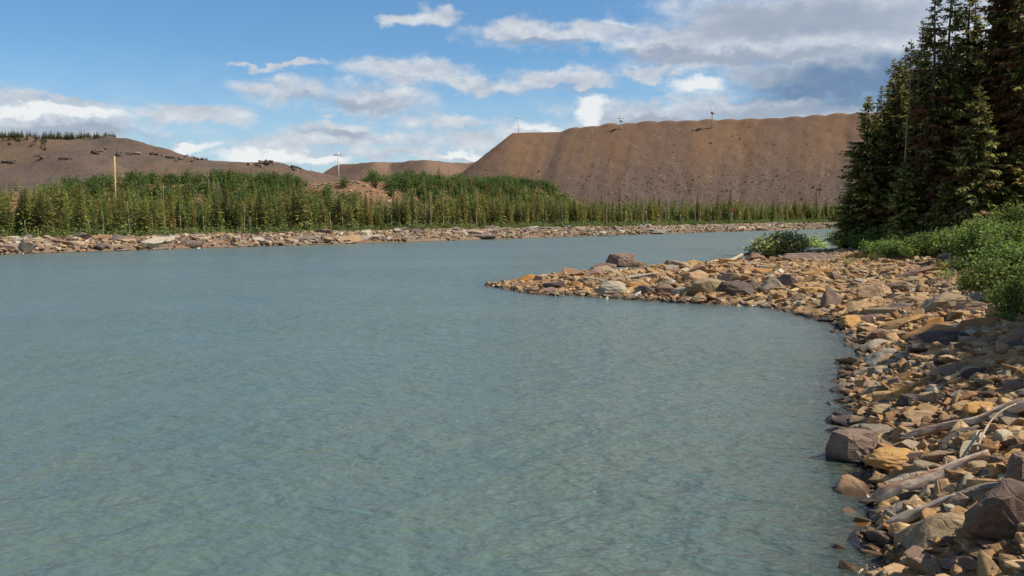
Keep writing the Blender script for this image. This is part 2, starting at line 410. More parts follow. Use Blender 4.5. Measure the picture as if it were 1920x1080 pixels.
def left_h(x, y):
    x = np.asarray(x, float); y = np.asarray(y, float)
    R = rf(x * 480 / np.maximum(y, 300) * .6 + x * .4); t = np.clip((y - 280) / 200, 0, 1)
    shape = .12 + .88 * (t * .55 + .45 * sstep(.35, .85, t + .08 * fbm(x * .012, y * .01, 51)))
    Z = R * shape - sstep(500, 800, y) * 6
    Z = Z + np.where(t < .97, fbm(x * .03, y * .03, 53) * 2.2 + fbm(x * .12, y * .12, 57, 3) * .8, 0) + fbm(x * .2, y * .2, 58, 3) * .35
    ledge = sstep(.05, .25, fbm(x * .02, y * .03, 61)); return Z + ledge * sstep(.55, .6, t) * (1 - sstep(.85, .97, t)) * 2.0
M_hill = mat_ground('hill_ground', .12, .6, .8)
o = link('hill', mesh_np('hill', np.stack([X, Y, Z], 1), F, c, True), M_hill); tag(o, kind='structure')

# dumped mounds of waste rock: flat top behind a rim, face at the angle of repose, cone at its end
def mound(name, rim, tops, slope, xs, ys, mat, heap_r, heap_h, heap_step, heap_from, xend=1.0, flat_px=None, seed=0):
    rim = np.array(rim, float); tops = np.broadcast_to(np.asarray(tops, float), (len(rim),)).copy()
    poly = np.concatenate([rim, [[rim[-1][0], ys[-1] + 300], [rim[0][0] + 6, ys[-1] + 300]]])
    X, Y, F = grid(xs, ys)
    wob = fbm(X * .05, Y * .05, 70 + seed, 4) * 1.6
    d = -sdist(X, Y, poly) + wob * .6
    # run along the rim
    seglen = np.concatenate([[0], np.cumsum(np.hypot(*np.diff(rim, axis=0).T))])
    best = np.full(X.shape, 1e18); run = np.zeros(X.shape)
    for i in range(len(rim) - 1):
        a, b = rim[i], rim[i + 1]; v = b - a; L2 = v @ v
        t = np.clip(((X - a[0]) * v[0] + (Y - a[1]) * v[1]) / L2, 0, 1)
        q = (X - a[0] - t * v[0]) ** 2 + (Y - a[1] - t * v[1]) ** 2
        m = q < best; best[m] = q[m]; run[m] = (seglen[i] + t * math.sqrt(L2))[m]
    top = np.interp(run, seglen, tops)
    # rays of the end cone also fan out
    ang = np.arctan2(Y - rim[0][1], X - rim[0][0]); endm = (X < rim[0][0]); run = np.where(endm & (run < .5), ang * 22, run)
    gully = fbm(run * .16, d * .012, 77 + seed, 4) * sstep(2, 20, d) * .7
    Z = np.where(d > 0, top - d * slope + gully + 6 * sstep(45, 75, d) * 0, top + fbm(X * .1, Y * .1, 5 + seed) * .3)
    hs = np.arange(heap_from, seglen[-1], heap_step)
    for j, h in enumerate(hs):
        i = np.searchsorted(seglen, h) - 1; t = (h - seglen[i]) / (seglen[i + 1] - seglen[i]); cpt = rim[i] + (rim[i + 1] - rim[i]) * t
        rr = heap_r * (.9 + .25 * rng.random()); hh = heap_h * (.55 + .7 * rng.random())
        q = np.hypot(X - cpt[0], (Y - cpt[1] - heap_r * .75))
        bump = hh * (1 - (q / rr) ** 2); Z = np.maximum(Z, np.where(q < rr * 1.5, top - .1 + bump - np.maximum(d, 0) * slope * .8, -99))
    Z = Z + fbm(X * .3, Y * .3, 81 + seed, 3) * .45 * sstep(1, 8, d)
    me = mesh_np(name, np.stack([X, Y, Z], 1), F, None, True, {'run': run, 'down': np.maximum(top - Z, 0)})
    o = link(name, me, mat); tag(o, kind='structure')
    return lambda x, y: float(Z[np.argmin((X - x) ** 2 + (Y - y) ** 2)]), (X, Y, Z, d)
def rimpt(px, py, top):
    Yd = (top - CAMZ) * FPX / (400 - py); return ((px - 960) / FPX * Yd, Yd)
SKYB = [(962, 251), (1010, 250), (1050, 249), (1075, 243), (1120, 239), (1160, 236), (1200, 233), (1300, 230), (1400, 228), (1480, 224), (1560, 219), (1620, 215), (1750, 208), (1950, 200), (2300, 195)]
rimB = [(1.0, 640), (0.6, 500)]; topB = [CAMZ + 149 * 440 / FPX] * 2
for px_, py_ in SKYB:
    Yr = float(np.interp(px_, [962, 1400, 1620, 2300], [440, 404, 386, 340])); rimB.append(((px_ - 960) / FPX * Yr, Yr)); topB.append(CAMZ + (400 - py_) / FPX * Yr)
HB, BB = mound('waste_rock_hill', rimB, topB, .78, axis((-80, 170, .9), (170, 340, 3)), axis((225, 480, 1.0), (480, 700, 12)), M_mound, 6.0, 1.3, 9.3, 230, seed=0)
rimM = [(-125, 900)] + [rimpt(*p, 40) for p in [(632, 310), (665, 308), (705, 304), (730, 307), (800, 301), (850, 306), (900, 306), (1100, 300)]]
HM, _ = mound('waste_rock_ridge', rimM, 39.5, .62, axis((-230, 90, 1.5)), axis((540, 700, 1.5), (700, 1000, 15)), M_mid, 9, 1.2, 14, 190, seed=3)

# ---------------------------------------------------------------- stone shapes
def hull_pts(n, seed, box=.5):
    r = np.random.default_rng(seed); P = r.normal(size=(n, 3)); P /= np.abs(P).max(1)[:, None] ** box * np.linalg.norm(P, axis=1)[:, None] ** (1 - box)
    return P * (.82 + .18 * r.random((n, 1)))
def rock_mesh(seed, n=14, box=.6, bevel=.05, sub=2, disp=.03, name='rock'):
    bm = bmesh.new()
    for p in hull_pts(n, seed, box): bm.verts.new(p)
    r = bmesh.ops.convex_hull(bm, input=bm.verts)
    bmesh.ops.delete(bm, geom=[v for v in bm.verts if not v.link_faces], context='VERTS')
    bmesh.ops.dissolve_limit(bm, angle_limit=math.radians(14), verts=bm.verts, edges=bm.edges)
    if bevel: bmesh.ops.bevel(bm, geom=list(bm.edges), offset=bevel, segments=1, profile=.5, affect='EDGES', clamp_overlap=True)
    bmesh.ops.triangulate(bm, faces=bm.faces)
    for _ in range(sub):
        le = [e for e in bm.edges if e.calc_length() > .28]
        if le: bmesh.ops.subdivide_edges(bm, edges=le, cuts=1, use_grid_fill=False); bmesh.ops.triangulate(bm, faces=bm.faces)
    if disp:
        bm.normal_update()
        for v in bm.verts:
            q = v.co * 1.7 + Vector((seed * 3.1, 0, 0)); a = mnoise.noise(q) * .8 + mnoise.noise(q * 2.7) * .5 + abs(mnoise.noise(q * 5)) * .35
            strat = math.floor((v.co.z + .12 * mnoise.noise(q * .7)) * 5) * .0
            v.co += v.normal * a * disp * 2 + Vector((v.normal.x, v.normal.y, 0)) * .02 * (1 if (int((v.co.z + 2) * 7) % 2) else -1) * (disp > .02)
    co = np.array([v.co[:] for v in bm.verts]); lo, hi = co.min(0), co.max(0)
    for v in bm.verts: v.co = Vector([(v.co[i] - (lo[i] + hi[i]) / 2) / (hi[i] - lo[i]) for i in range(3)])
    me = bpy.data.meshes.new(name); bm.to_mesh(me); bm.free()
    return me
def arr(me):
    V = np.empty(len(me.vertices) * 3, np.float32); me.vertices.foreach_get('co', V)
    me.calc_loop_triangles(); T = np.empty(len(me.loop_triangles) * 3, np.int32); me.loop_triangles.foreach_get('vertices', T)
    return V.reshape(-1, 3), T.reshape(-1, 3)
STONES = []
for k in range(26):
    me = rock_mesh(100 + k, n=9 + k % 6, box=.5 + .4 * (k % 3) / 2, bevel=.05 if k % 2 else .1, sub=0, disp=0); STONES.append(arr(me)); bpy.data.meshes.remove(me)
def rotmats(tx, ty, rz):
    cx, sx, cy, sy, cz, sz = np.cos(tx), np.sin(tx), np.cos(ty), np.sin(ty), np.cos(rz), np.sin(rz)
    R = np.empty((len(tx), 3, 3))
    R[:, 0, 0] = cz * cy; R[:, 0, 1] = cz * sy * sx - sz * cx; R[:, 0, 2] = cz * sy * cx + sz * sx
    R[:, 1, 0] = sz * cy; R[:, 1, 1] = sz * sy * sx + cz * cx; R[:, 1, 2] = sz * sy * cx - cz * sx
    R[:, 2, 0] = -sy; R[:, 2, 1] = cy * sx; R[:, 2, 2] = cy * cx
    return R
def join(protos, P, S, R, col):
    """joined mesh of instances; P (n,3) S (n,3) R (n,3,3) col (n,3) or None"""
    n = len(P); which = rng.integers(0, len(protos), n); VV = []; FF = []; CC = []; off = 0
    for k, pr in enumerate(protos):
        V, T = pr[0], pr[1]; idx = np.nonzero(which == k)[0]
        if not len(idx): continue
        W = np.einsum('nij,nvj->nvi', R[idx], V[None] * S[idx][:, None, :]) + P[idx][:, None, :]
        m = len(idx); VV.append(W.reshape(-1, 3)); FF.append((T[None] + (np.arange(m) * len(V))[:, None, None]).reshape(-1, T.shape[1]) + off); off += m * len(V)
        if len(pr) > 2: c = pr[2][None] * (col[idx][:, None, :] if col is not None else 1.0); c = np.broadcast_to(c, (m, len(V), 3))
        else: c = np.repeat(col[idx][:, None, :], len(V), 1)
        CC.append(c.reshape(-1, 3))
    return np.concatenate(VV), np.concatenate(FF), np.concatenate(CC)
CN = ['tan', 'rust', 'grey', 'pale', 'dark', 'purple']
def pal(n, w):
    k = rng.choice(len(CN), n, p=np.array(w) / sum(w)); j = rng.integers(0, 3, n)
    base = np.array([[RC[c][i] for i in range(3)] for c in CN])[k, j]
    return base * (.75 + .5 * rng.random((n, 1)))
def rubble(name, X, Y, size, w, flat=(.35, .75), lift=.06, hf=near_h, mat=M_rub, zwet=None):
    n = len(X); Z = hf(X, Y)
    S = np.stack([size * rng.uniform(.8, 1.5, n), size * rng.uniform(.6, 1.1, n), size * rng.uniform(*flat, n)], 1)
    R = rotmats(rng.normal(0, .22, n), rng.normal(.0, .22, n), rng.random(n) * 6.28)
    V, Fc, Cc = join(STONES, np.stack([X, Y, Z + S[:, 2] * lift], 1), S, R, pal(n, w))
    return link(name, mesh_np(name, V, Fc, Cc, False), mat)
WN = (46, 26, 10, 5, 5, 8)
# near gravel and cobbles
def scatter(n, x0, x1, y0, y1, dmin, dmax, cond=None):
    X = rng.uniform(x0, x1, n); Y = rng.uniform(y0, y1, n); D = sdist(X, Y); k = (D > dmin) & (D < dmax)
    k &= (np.abs(X) < Y * .62 + 1.5)
    if cond is not None: k &= cond(X, Y, D)
    return X[k], Y[k]
HERO = []   # (x, y, radius) kept clear by the loose medium rocks
a1 = scatter(17000, 2, 14, 5, 22, -.45, 8); s1 = rng.uniform(.035, .11, len(a1[0])) ** 1
a2 = scatter(8000, 2, 16, 5, 24, -1.3, 9); s2 = rng.uniform(.12, .40, len(a2[0]))
a3 = scatter(26000, 0, 34, 20, 48, -.6, 15); s3 = .10 + .42 * rng.random(len(a3[0])) ** 1.7 if 1 else rng.uniform(.08, .26, len(a3[0]))
a4 = scatter(25000, -2, 30, 36, 66, -.8, 12); s4 = .14 + .5 * rng.random(len(a4[0])) ** 1.6 if 1 else rng.uniform(.13, .42, len(a4[0]))
a5 = scatter(9000, 3, 10, 5.5, 13, -.4, 6); s5 = rng.uniform(.03, .10, len(a5[0]))
XX = np.concatenate([a5[0], a1[0], a2[0], a3[0], a4[0]]); YY = np.concatenate([a5[1], a1[1], a2[1], a3[1], a4[1]]); SS = np.concatenate([s5, s1, s2, s3, s4])
lim = np.where(YY > 30, 12.5, 99); kk = sdist(XX, YY) < lim
o = rubble('bank_rubble', XX[kk], YY[kk], SS[kk], WN); tag(o, 'loose rust and tan rubble covering the near river bank', 'rubble', kind='stuff')
print('rubble', kk.sum(), len(o.data.polygons))

ROCKM = []
ROCKM += [rock_mesh(300 + k, n=10 + (k * 5) % 9, box=[.25, .55, .85][k % 3], bevel=[.05, .03, .09][k % 3], sub=2, disp=.03) for k in range(18)]
ROCKM += [rock_mesh(400 + k, n=34, box=.35, bevel=.12, sub=2, disp=.035) for k in range(4)]
def rock_obj(name, me, mat, loc, dims, rot, label, cat, group=None):
    me2 = ROCKCACHE.get((me.name, mat.name))
    if me2 is None:
        me2 = me.copy(); me2.materials.append(mat); ROCKCACHE[(me.name, mat.name)] = me2
    o = bpy.data.objects.new(name, me2); C.objects.link(o); o.location = loc; o.scale = dims; o.rotation_euler = rot
    return tag(o, label, cat, group)
ROCKCACHE = {}
def hero(px, py, w, h, color, label, shape=None, depth=.8, roll=0, name='rock', sink=.30, rz=None, hs=1.0):
    P, Yd = hit_near(px, py + h * .25); k = Yd / FPX
    W = w * k; sinv = (py - 400) / FPX; Dp = W * depth
    Hh = max((h * k - Dp * sinv * .8) * 1.25, h * k * .55) * hs
    me = ROCKM[(shape if shape is not None else len(HERO) * 7) % len(ROCKM)]
    z = P.z + Hh * (.5 - sink)
    HERO.append((P.x, P.y, max(W, Dp) * .5))
    return rock_obj(name, me, MR[color], (P.x, P.y + Dp * .15, z), (W * 1.08, Dp, Hh), (random.uniform(-.08, .08), -math.radians(roll), rz if rz is not None else random.uniform(-.25, .25)), label, name)
# px, py, w, h, colour, label, kwargs
H = [
 (1606,846,100,84,'purple','wet rounded brown boulder half in the water at the bank edge',dict(shape=18,name='boulder',depth=.9,sink=.25)),
 (1646,812,64,36,'grey','grey lichen covered boulder just behind the wet brown boulder',dict(shape=19,name='boulder')),
 (1684,862,108,52,'tan','smooth tan boulder beside the wet brown boulder at the water',dict(shape=20,name='boulder')),
 (1728,888,112,30,'pale','pale flat slab lying against the upper side of the thick log',dict(shape=2,name='slab',roll=14,depth=.7)),
 (1893,958,150,168,'dark','biggest dark brown boulder, at the lower corner of the near bank',dict(shape=21,name='boulder',depth=.8,hs=.8)),
 (1853,918,118,48,'grey','flat grey brown slab just above the biggest dark boulder',dict(shape=2,name='slab',depth=.7,roll=4)),
 (1758,992,128,82,'grey','rough grey slab tilted below the short pale driftwood plank',dict(shape=8,name='slab',roll=24,depth=.8)),
 (1832,986,52,62,'rust','orange block wedged against the side of the biggest dark boulder',dict(shape=4)),
 (1913,888,54,84,'purple','tall brown block standing behind the biggest dark boulder',dict(shape=18,name='boulder')),
 (1884,882,56,32,'tan','pale tan block beside the tall brown block',dict(shape=13)),
 (1900,684,60,34,'tan','tan slab lying in the shade under the green bushes',dict(shape=2,name='slab',roll=12)),
 (1805,942,44,36,'purple','brown wedge of rock at the head of the short driftwood plank',dict(shape=1)),
 (1557,566,42,44,'purple','dark slab standing upright at the bend of the bank',dict(shape=8,name='slab',depth=.45,roll=18,sink=.25,rz=.5)),
 (1448,540,42,32,'grey','tan grey block with flat face above the flat waterline slabs',dict(shape=8,name='boulder')),
 (1481,532,34,30,'purple','brown block touching the tan grey block on the bank',dict(shape=7,name='boulder')),
 (1757,578,104,44,'grey','large smooth grey slab tilted on the upper bank below the bushes',dict(shape=2,name='slab',roll=22,depth=.8)),
 (1700,605,80,26,'tan','long tan slab just below the large smooth grey slab',dict(shape=11,name='slab',roll=16)),
 (1640,552,60,34,'tan','broad tan slab in the middle of the rubble slope',dict(shape=14,name='slab',roll=14)),
 (1722,514,66,22,'purple','long purple brown slab high on the bank near the bushes',dict(shape=11,name='slab',roll=12)),
 (1648,634,48,34,'purple','rounded grey brown boulder with dark hollow near the water bend',dict(shape=21,name='boulder')),
 (1660,668,70,34,'pale','pale lichen spotted slab at the innermost bend of the water',dict(shape=8,name='slab',roll=16)),
 (1553,600,34,10,'dark','low dark wet rock at the waterline of the bend',dict(shape=3)),
 (1762,640,116,44,'dark','large dark slab lying in the shade of the trees',dict(shape=14,name='slab',roll=8)),
 (1796,697,54,36,'purple','purple centred tan block at the edge of the shade',dict(shape=8)),
 (1655,698,48,26,'grey','blocky grey tan rock below the pale spotted slab',dict(shape=13)),
 (1636,722,44,22,'tan','tan block just above the shore',dict(shape=4)),
 (1778,487,38,20,'purple','purple brown boulder sticking out below the bushes',dict(shape=3,name='boulder')),
 (1606,482,66,20,'tan','flat tan slab near the first spruce trunks',dict(shape=2,name='slab')),
 (1520,484,96,20,'purple','flat brown outcrop on top of the bank near the small bushes',dict(shape=14,name='slab')),
 (1166,496,58,30,'purple','rounded rust brown boulder, highest on the low point',dict(shape=18,name='boulder',sink=.2)),
 (1131,504,50,18,'purple','brown boulder leaning on the highest boulder of the low point',dict(shape=3,name='boulder',roll=12)),
 (1195,500,26,14,'rust','small rust rock behind the highest boulder of the low point',dict(shape=1)),
 (1150,546,60,30,'pale','pale smooth boulder at the water edge of the low point',dict(shape=20,name='boulder',hs=1.1)),
 (1094,528,60,18,'grey','flat grey slab with dark underside on the low point',dict(shape=2,name='slab',roll=2)),
 (1181,523,104,14,'pale','long pale slab leaning across the low point',dict(shape=11,name='slab',roll=8,depth=.35)),
 (1269,552,42,20,'pale','pale tilted wedge at the waterline of the low point',dict(shape=2,name='slab',roll=28,depth=.5)),
 (1320,541,76,38,'grey','largest grey brown boulder along the water on the low point',dict(shape=21,name='boulder')),
 (1382,547,62,34,'dark','dark brown boulder beside the largest grey boulder',dict(shape=19,name='boulder')),
 (1309,516,34,16,'pale','pale block in the middle of the low point',dict(shape=8)),
 (1259,505,30,13,'pale','small pale block on the crest of the low point',dict(shape=13)),
 (1212,550,42,26,'dark','dark mottled rock right of the pale smooth boulder',dict(shape=7)),
 (1246,545,36,28,'purple','brown rock behind the pale tilted wedge',dict(shape=4)),
 (1037,547,48,14,'purple','low brown rock in the water near the tip of the point',dict(shape=3)),
 (924,534,12,5,'dark','small dark rock awash off the tip of the point',dict(shape=0)),
 (938,533,12,6,'dark','dark rock just above water, next to the tip of the point',dict(shape=3)),
 (1416,560,54,18,'tan','flat tan slab at the waterline between boulder and bend',dict(shape=2,name='slab')),
 (1462,558,58,10,'tan','thin flat slab at the waterline below the tan grey block',dict(shape=11,name='slab',roll=6)),
 (1500,560,34,20,'tan','tan slab left of the upright dark slab',dict(shape=8,name='slab')),
 (1708,752,46,30,'dark','dark rounded stone in the middle of the near rubble',dict(shape=18)),
 (1812,738,50,16,'grey','thin grey slab lying in the shade edge of the near rubble',dict(shape=2,name='slab')),
 (1585,782,42,22,'dark','wet dark rock lying in the water above the brown boulder',dict(shape=19)),
 (1700,735,56,34,'tan','tan angular block beside the dark rounded stone',dict(shape=7)),
 (1840,768,70,34,'tan','broad tan slab above the long upper log',dict(shape=14,name='slab')),
 (1892,782,60,30,'grey','grey brown slab against the long upper log',dict(shape=8,name='slab')),
 (1660,770,52,28,'grey','grey tan slab near the water above the lichen boulder',dict(shape=14,name='slab')),
 (1676,990,48,30,'rust','rust brown stone at the lower end of the near water edge',dict(shape=9)),
 (1705,952,90,36,'grey','dark flat slab half under water below the thick log',dict(shape=2,name='slab',roll=10)),
 (1652,978,34,22,'rust','wet orange stone in the water below the thick log',dict(shape=0)),
]
for (px, py, w, h, c_, lb, kw) in H: hero(px, py, w, h, c_, lb, **kw)
# medium loose rocks, each its own object
HEROA = np.array(HERO)
ZONES = [('point', 'on the low point reaching into the river'), ('bend', 'on the rubble slope around the bend of the bank'), ('near', 'in the near rubble beside the driftwood')]
CW = {'tan': 'tan', 'rust': 'orange rust', 'grey': 'grey', 'pale': 'pale', 'dark': 'dark', 'purple': 'purple brown'}
SHN = ['rounded', 'angular', 'blocky']
placed = []; cnt = 0; tries = 0
while cnt < 236 and tries < 20000:
    tries += 1
    zone = random.choices([0, 1, 2], [.42, .33, .25])[0]
    if zone == 0: x = random.uniform(0, 24); y = random.uniform(38, 60); sz = random.uniform(.55, 1.5)
    elif zone == 1: x = random.uniform(8, 26); y = random.uniform(21, 44); sz = random.uniform(.42, 1.15)
    else: x = random.uniform(3.5, 12); y = random.uniform(8.5, 21); sz = random.uniform(.25, .62)
    if abs(x) > y * .60: continue
    dd = float(sdist([x], [y])[0])
    if not (-.35 < dd < 10): continue
    if zone == 0 and dd > 7.5: continue
    if np.any(np.hypot(HEROA[:, 0] - x, HEROA[:, 1] - y) < HEROA[:, 2] * .9 + sz * .45): continue
    if any((x - a) ** 2 + (y - b) ** 2 < (.42 * (sz + c)) ** 2 for a, b, c in placed): continue
    placed.append((x, y, sz)); cnt += 1
    si = random.randrange(18); c_ = random.choices(CN, WN)[0]
    dims = (sz * random.uniform(.95, 1.6), sz * random.uniform(.65, 1.0), sz * random.uniform(.28, .62))
    rock_obj('rock', ROCKM[si], MR[c_], (x, y, nh(x, y) + dims[2] * .16), dims, (random.gauss(0, .16), random.gauss(-.12, .16), random.uniform(-.9, .9)),
             f'{CW[c_]} {SHN[si % 3]} rock {ZONES[zone][1]}', 'rock', f'{CW[c_]} {SHN[si % 3]} rocks {ZONES[zone][1]}')

# ---------------------------------------------------------------- far bank rocks
fh = lambda x, y: far_h(*far_sp(np.asarray(x, float), np.asarray(y, float)))
S_ = rng.uniform(-75, 235, 15000); P_ = rng.uniform(-.4, 6.5, 15000); xx, yy = far_xy(S_, P_)
k = np.abs(xx) < yy * .62; xx, yy = xx[k], yy[k]
o = rubble('far_bank_rubble', xx, yy, rng.uniform(.2, .75, len(xx)), (14, 3, 22, 24, 8, 32), hf=fh, mat=M_rubfar); tag(o, 'pale and brown rubble along the far waterline', 'rubble', kind='stuff')
def far_hit(px, py):
    d = ray(px, py); t = np.arange(60, 420, .25); x = d.x * t; y = d.y * t; z = CAMZ + d.z * t
    h = np.maximum(fh(x, y), 0); k = np.argmax(z <= h); return Vector((x[k], y[k], h[k]))
FB = [(284,459,60,22,'pale','big pale boulder at the far waterline, the lightest there'),(48,467,28,20,'dark','round dark boulder at the near end of the far waterline'),(12,470,34,16,'purple','brown boulder at the very edge of the far bank'),
      (357,456,40,14,'purple','purple brown hump of rock on the far bank beside the big pale boulder'),(206,450,30,9,'purple','flat dark brown slab on top of the far bank'),(30,449,26,7,'pale','pale flat stone under the shrubs at the end of the far bank'),
      (69,450,22,7,'pale','pale stone under the single broad dark spruce'),(130,458,44,12,'tan','wide tan boulder on the far bank between two dark ones'),(185,467,26,10,'dark','dark block at the far waterline near the big pale boulder'),
      (238,452,40,10,'tan','tan flat boulder above the big pale boulder'),(485,449,36,10,'pale','pale boulder on the far bank before the tallest dark spruces'),(565,447,40,10,'grey','grey slab on the far bank below the tallest dark spruces'),
      (655,449,52,14,'tan','tan outcrop on the far bank under the dirt slope'),(690,446,40,10,'pale','pale outcrop on the far bank right of the tan one'),(860,436,26,9,'pale','pale block on top of the far bank at midstream'),
      (905,444,50,8,'purple','brown ledge at the far waterline at midstream'),(1140,441,40,6,'dark','dark low ledge at the far waterline opposite the point'),(1230,436,44,8,'grey','grey ledge on the far bank opposite the point'),
      (1410,428,22,7,'pale','white flat stone on the far bank under the red marker'),(1460,422,14,8,'dark','small dark block on top of the distant end of the far bank'),(1458,411,20,10,'purple','brown mound of rock above the distant end of the far bank')]
for i, (px, py, w, h, c_, lb) in enumerate(FB):
    P = far_hit(px, py + h * .3); k = P.y / FPX
    rock_obj('boulder', ROCKM[(i * 5) % 18], MRF[c_], (P.x, P.y + w * k * .2, P.z + h * k * .22), (w * k * 1.1, w * k * .7, h * k * 1.1), (0, 0, .7 + random.uniform(-.3, .3)), lb, 'boulder')
for i in range(150):
    s = random.uniform(-72, 225) ; p = random.uniform(.2, 6.2); x, y = far_xy(s, p)
    if abs(x) > y * .6: continue
    sz = random.uniform(.8, 2.3) * (1 if s > -30 else .8); c_ = random.choices(CN, (16, 3, 24, 24, 8, 32))[0]; si = random.randrange(18)
    rock_obj('boulder', ROCKM[si], MRF[c_], (x, y, float(fh(x, y)) + sz * .07), (sz * 1.3, sz * .8, sz * .42), (random.gauss(0, .1), random.gauss(0, .1), .7 + random.gauss(0, .4)),
             f'{CW[c_]} {SHN[si % 3]} boulder among the rubble of the far bank', 'boulder', f'{CW[c_]} {SHN[si % 3]} boulders of the far bank')

# stones on the waste rock face
X, Y, Z, d = BB
k = np.nonzero((d > 3) & (d < 70) & (Y < 470) & (X < 175))[0]
wgt = (.10 + sstep(18, 46, d[k] + 14 * fbm(X[k] * .05, Y[k] * .05, 90))) ; wgt /= wgt.sum()
k = rng.choice(k, 5000, p=wgt); n = len(k)
sz = rng.uniform(.25, .65, n) * (1 + .7 * (rng.random(n) > .95)); Sx = np.stack([sz, sz * .8, sz * .6], 1)
V, Fc, Cc = join(STONES, np.stack([X[k] + rng.uniform(-.5, .5, n), Y[k] + rng.uniform(-.5, .5, n), Z[k] + sz * .15], 1), Sx, rotmats(rng.normal(0, .3, n), rng.normal(0, .3, n), rng.random(n) * 6), pal(n, (15, 4, 25, 10, 6, 30)) * .8)
o = link('hill_rubble', mesh_np('hill_rubble', V, Fc, Cc), M_rubhill); tag(o, 'coarse grey blocks strewn over the foot of the big brown dump', 'rubble', kind='stuff')
# dark crags on the left hill and stones on the dirt slope
pts = []
for px, py, w, n in [(190, 285, 18, 8), (230, 290, 16, 12), (80, 297, 12, 6), (120, 300, 10, 3), (330, 297, 18, 9), (300, 290, 14, 6), (370, 300, 20, 6), (500, 309, 36, 16), (555, 318, 10, 6), (30, 305, 16, 5)]:
    for _ in range(n): pts.append((px + random.gauss(0, w * .6), py + random.gauss(0, 2)))
px = np.array([p[0] for p in pts]); py = np.array([p[1] for p in pts]); P3 = []
tt = np.arange(285, 478, 1.0)
for a, b in pts:
    dd = ray(a, b); t = tt / dd.y; x = dd.x * t; z = CAMZ + dd.z * t; h = left_h(x, tt); q = np.argmax(z <= h) if np.any(z <= h) else -3
    P3.append((x[q], tt[q], h[q]))
P3 = np.array(P3); n = len(P3); sz = rng.uniform(1.2, 3.2, n)
V, Fc, Cc = join(STONES, P3, np.stack([sz * 1.3, sz, sz * .8], 1), rotmats(rng.normal(0, .2, n), rng.normal(0, .2, n), rng.random(n) * 6), pal(n, (0, 0, 1, 0, 5, 2)) * .7)
o = link('hill_crags', mesh_np('hill_crags', V, Fc, Cc), M_rubhill); tag(o, 'dark crags and loose blocks on the left brown hill', 'rubble', kind='stuff')
n = 420; S_ = rng.normal(51, 10, n); P_ = rng.uniform(46, 74, n); xx, yy = far_xy(S_, P_); sz = rng.uniform(.2, .7, n)
zz = fh(xx, yy)
V, Fc, Cc = join(STONES, np.stack([xx, yy, zz + sz * .2], 1), np.stack([sz, sz, sz * .7], 1), rotmats(rng.normal(0, .2, n), rng.normal(0, .2, n), rng.random(n) * 6), pal(n, (6, 2, 2, 3, 1, 2)) * 1.1)
o = link('dirt_slope_stones', mesh_np('dirt_slope_stones', V, Fc, Cc), M_rubhill); tag(o, 'scattered light stones on the bare dirt slope behind the far wood', 'stones', kind='stuff')

# ---------------------------------------------------------------- driftwood
def tube_pts(path, rad, nside=8, rough=.0, seed=0, closed=True):
    path = [Vector(p) for p in path]; V = []; F = []
    r = random.Random(seed); ph = [r.uniform(0, 6) for _ in range(4)]
    for i, p in enumerate(path):
        a = path[max(i - 1, 0)]; b = path[min(i + 1, len(path) - 1)]; t = (b - a).normalized()
        u = t.cross(Vector((0, 0, 1)));
        if u.length < .05: u = t.cross(Vector((0, 1, 0)))
        u.normalize(); v = u.cross(t)
        for k in range(nside):
            an = 2 * PI * k / nside; rr = rad[i] * (1 + rough * (mnoise.noise(Vector((math.cos(an) * 1.6, math.sin(an) * 1.6, i * .23 + seed))) * 1.3 + .5 * mnoise.noise(Vector((math.cos(an) * 4, math.sin(an) * 4, i * .5 + seed)))))
            V.append(p + (u * math.cos(an) + v * math.sin(an)) * rr)
    m = len(path)
    for i in range(m - 1):
        for k in range(nside):
            k2 = (k + 1) % nside; F.append((i * nside + k, i * nside + k2, (i + 1) * nside + k2, (i + 1) * nside + k))
    if closed:
        V.append(path[0]); V.append(path[-1]); c0, c1 = len(V) - 2, len(V) - 1
        for k in range(nside):
            k2 = (k + 1) % nside; F.append((c0, k2, k, k)); F.append((c1, (m - 1) * nside + k, (m - 1) * nside + k2, (m - 1) * nside + k2))
    return V, F
def py_mesh(name, V, F, smooth=True):
    me = bpy.data.meshes.new(name); me.from_pydata([tuple(v) for v in V], [], [tuple(dict.fromkeys(f)) for f in F]); me.validate()
    for p in me.polygons: p.use_smooth = smooth
    return me
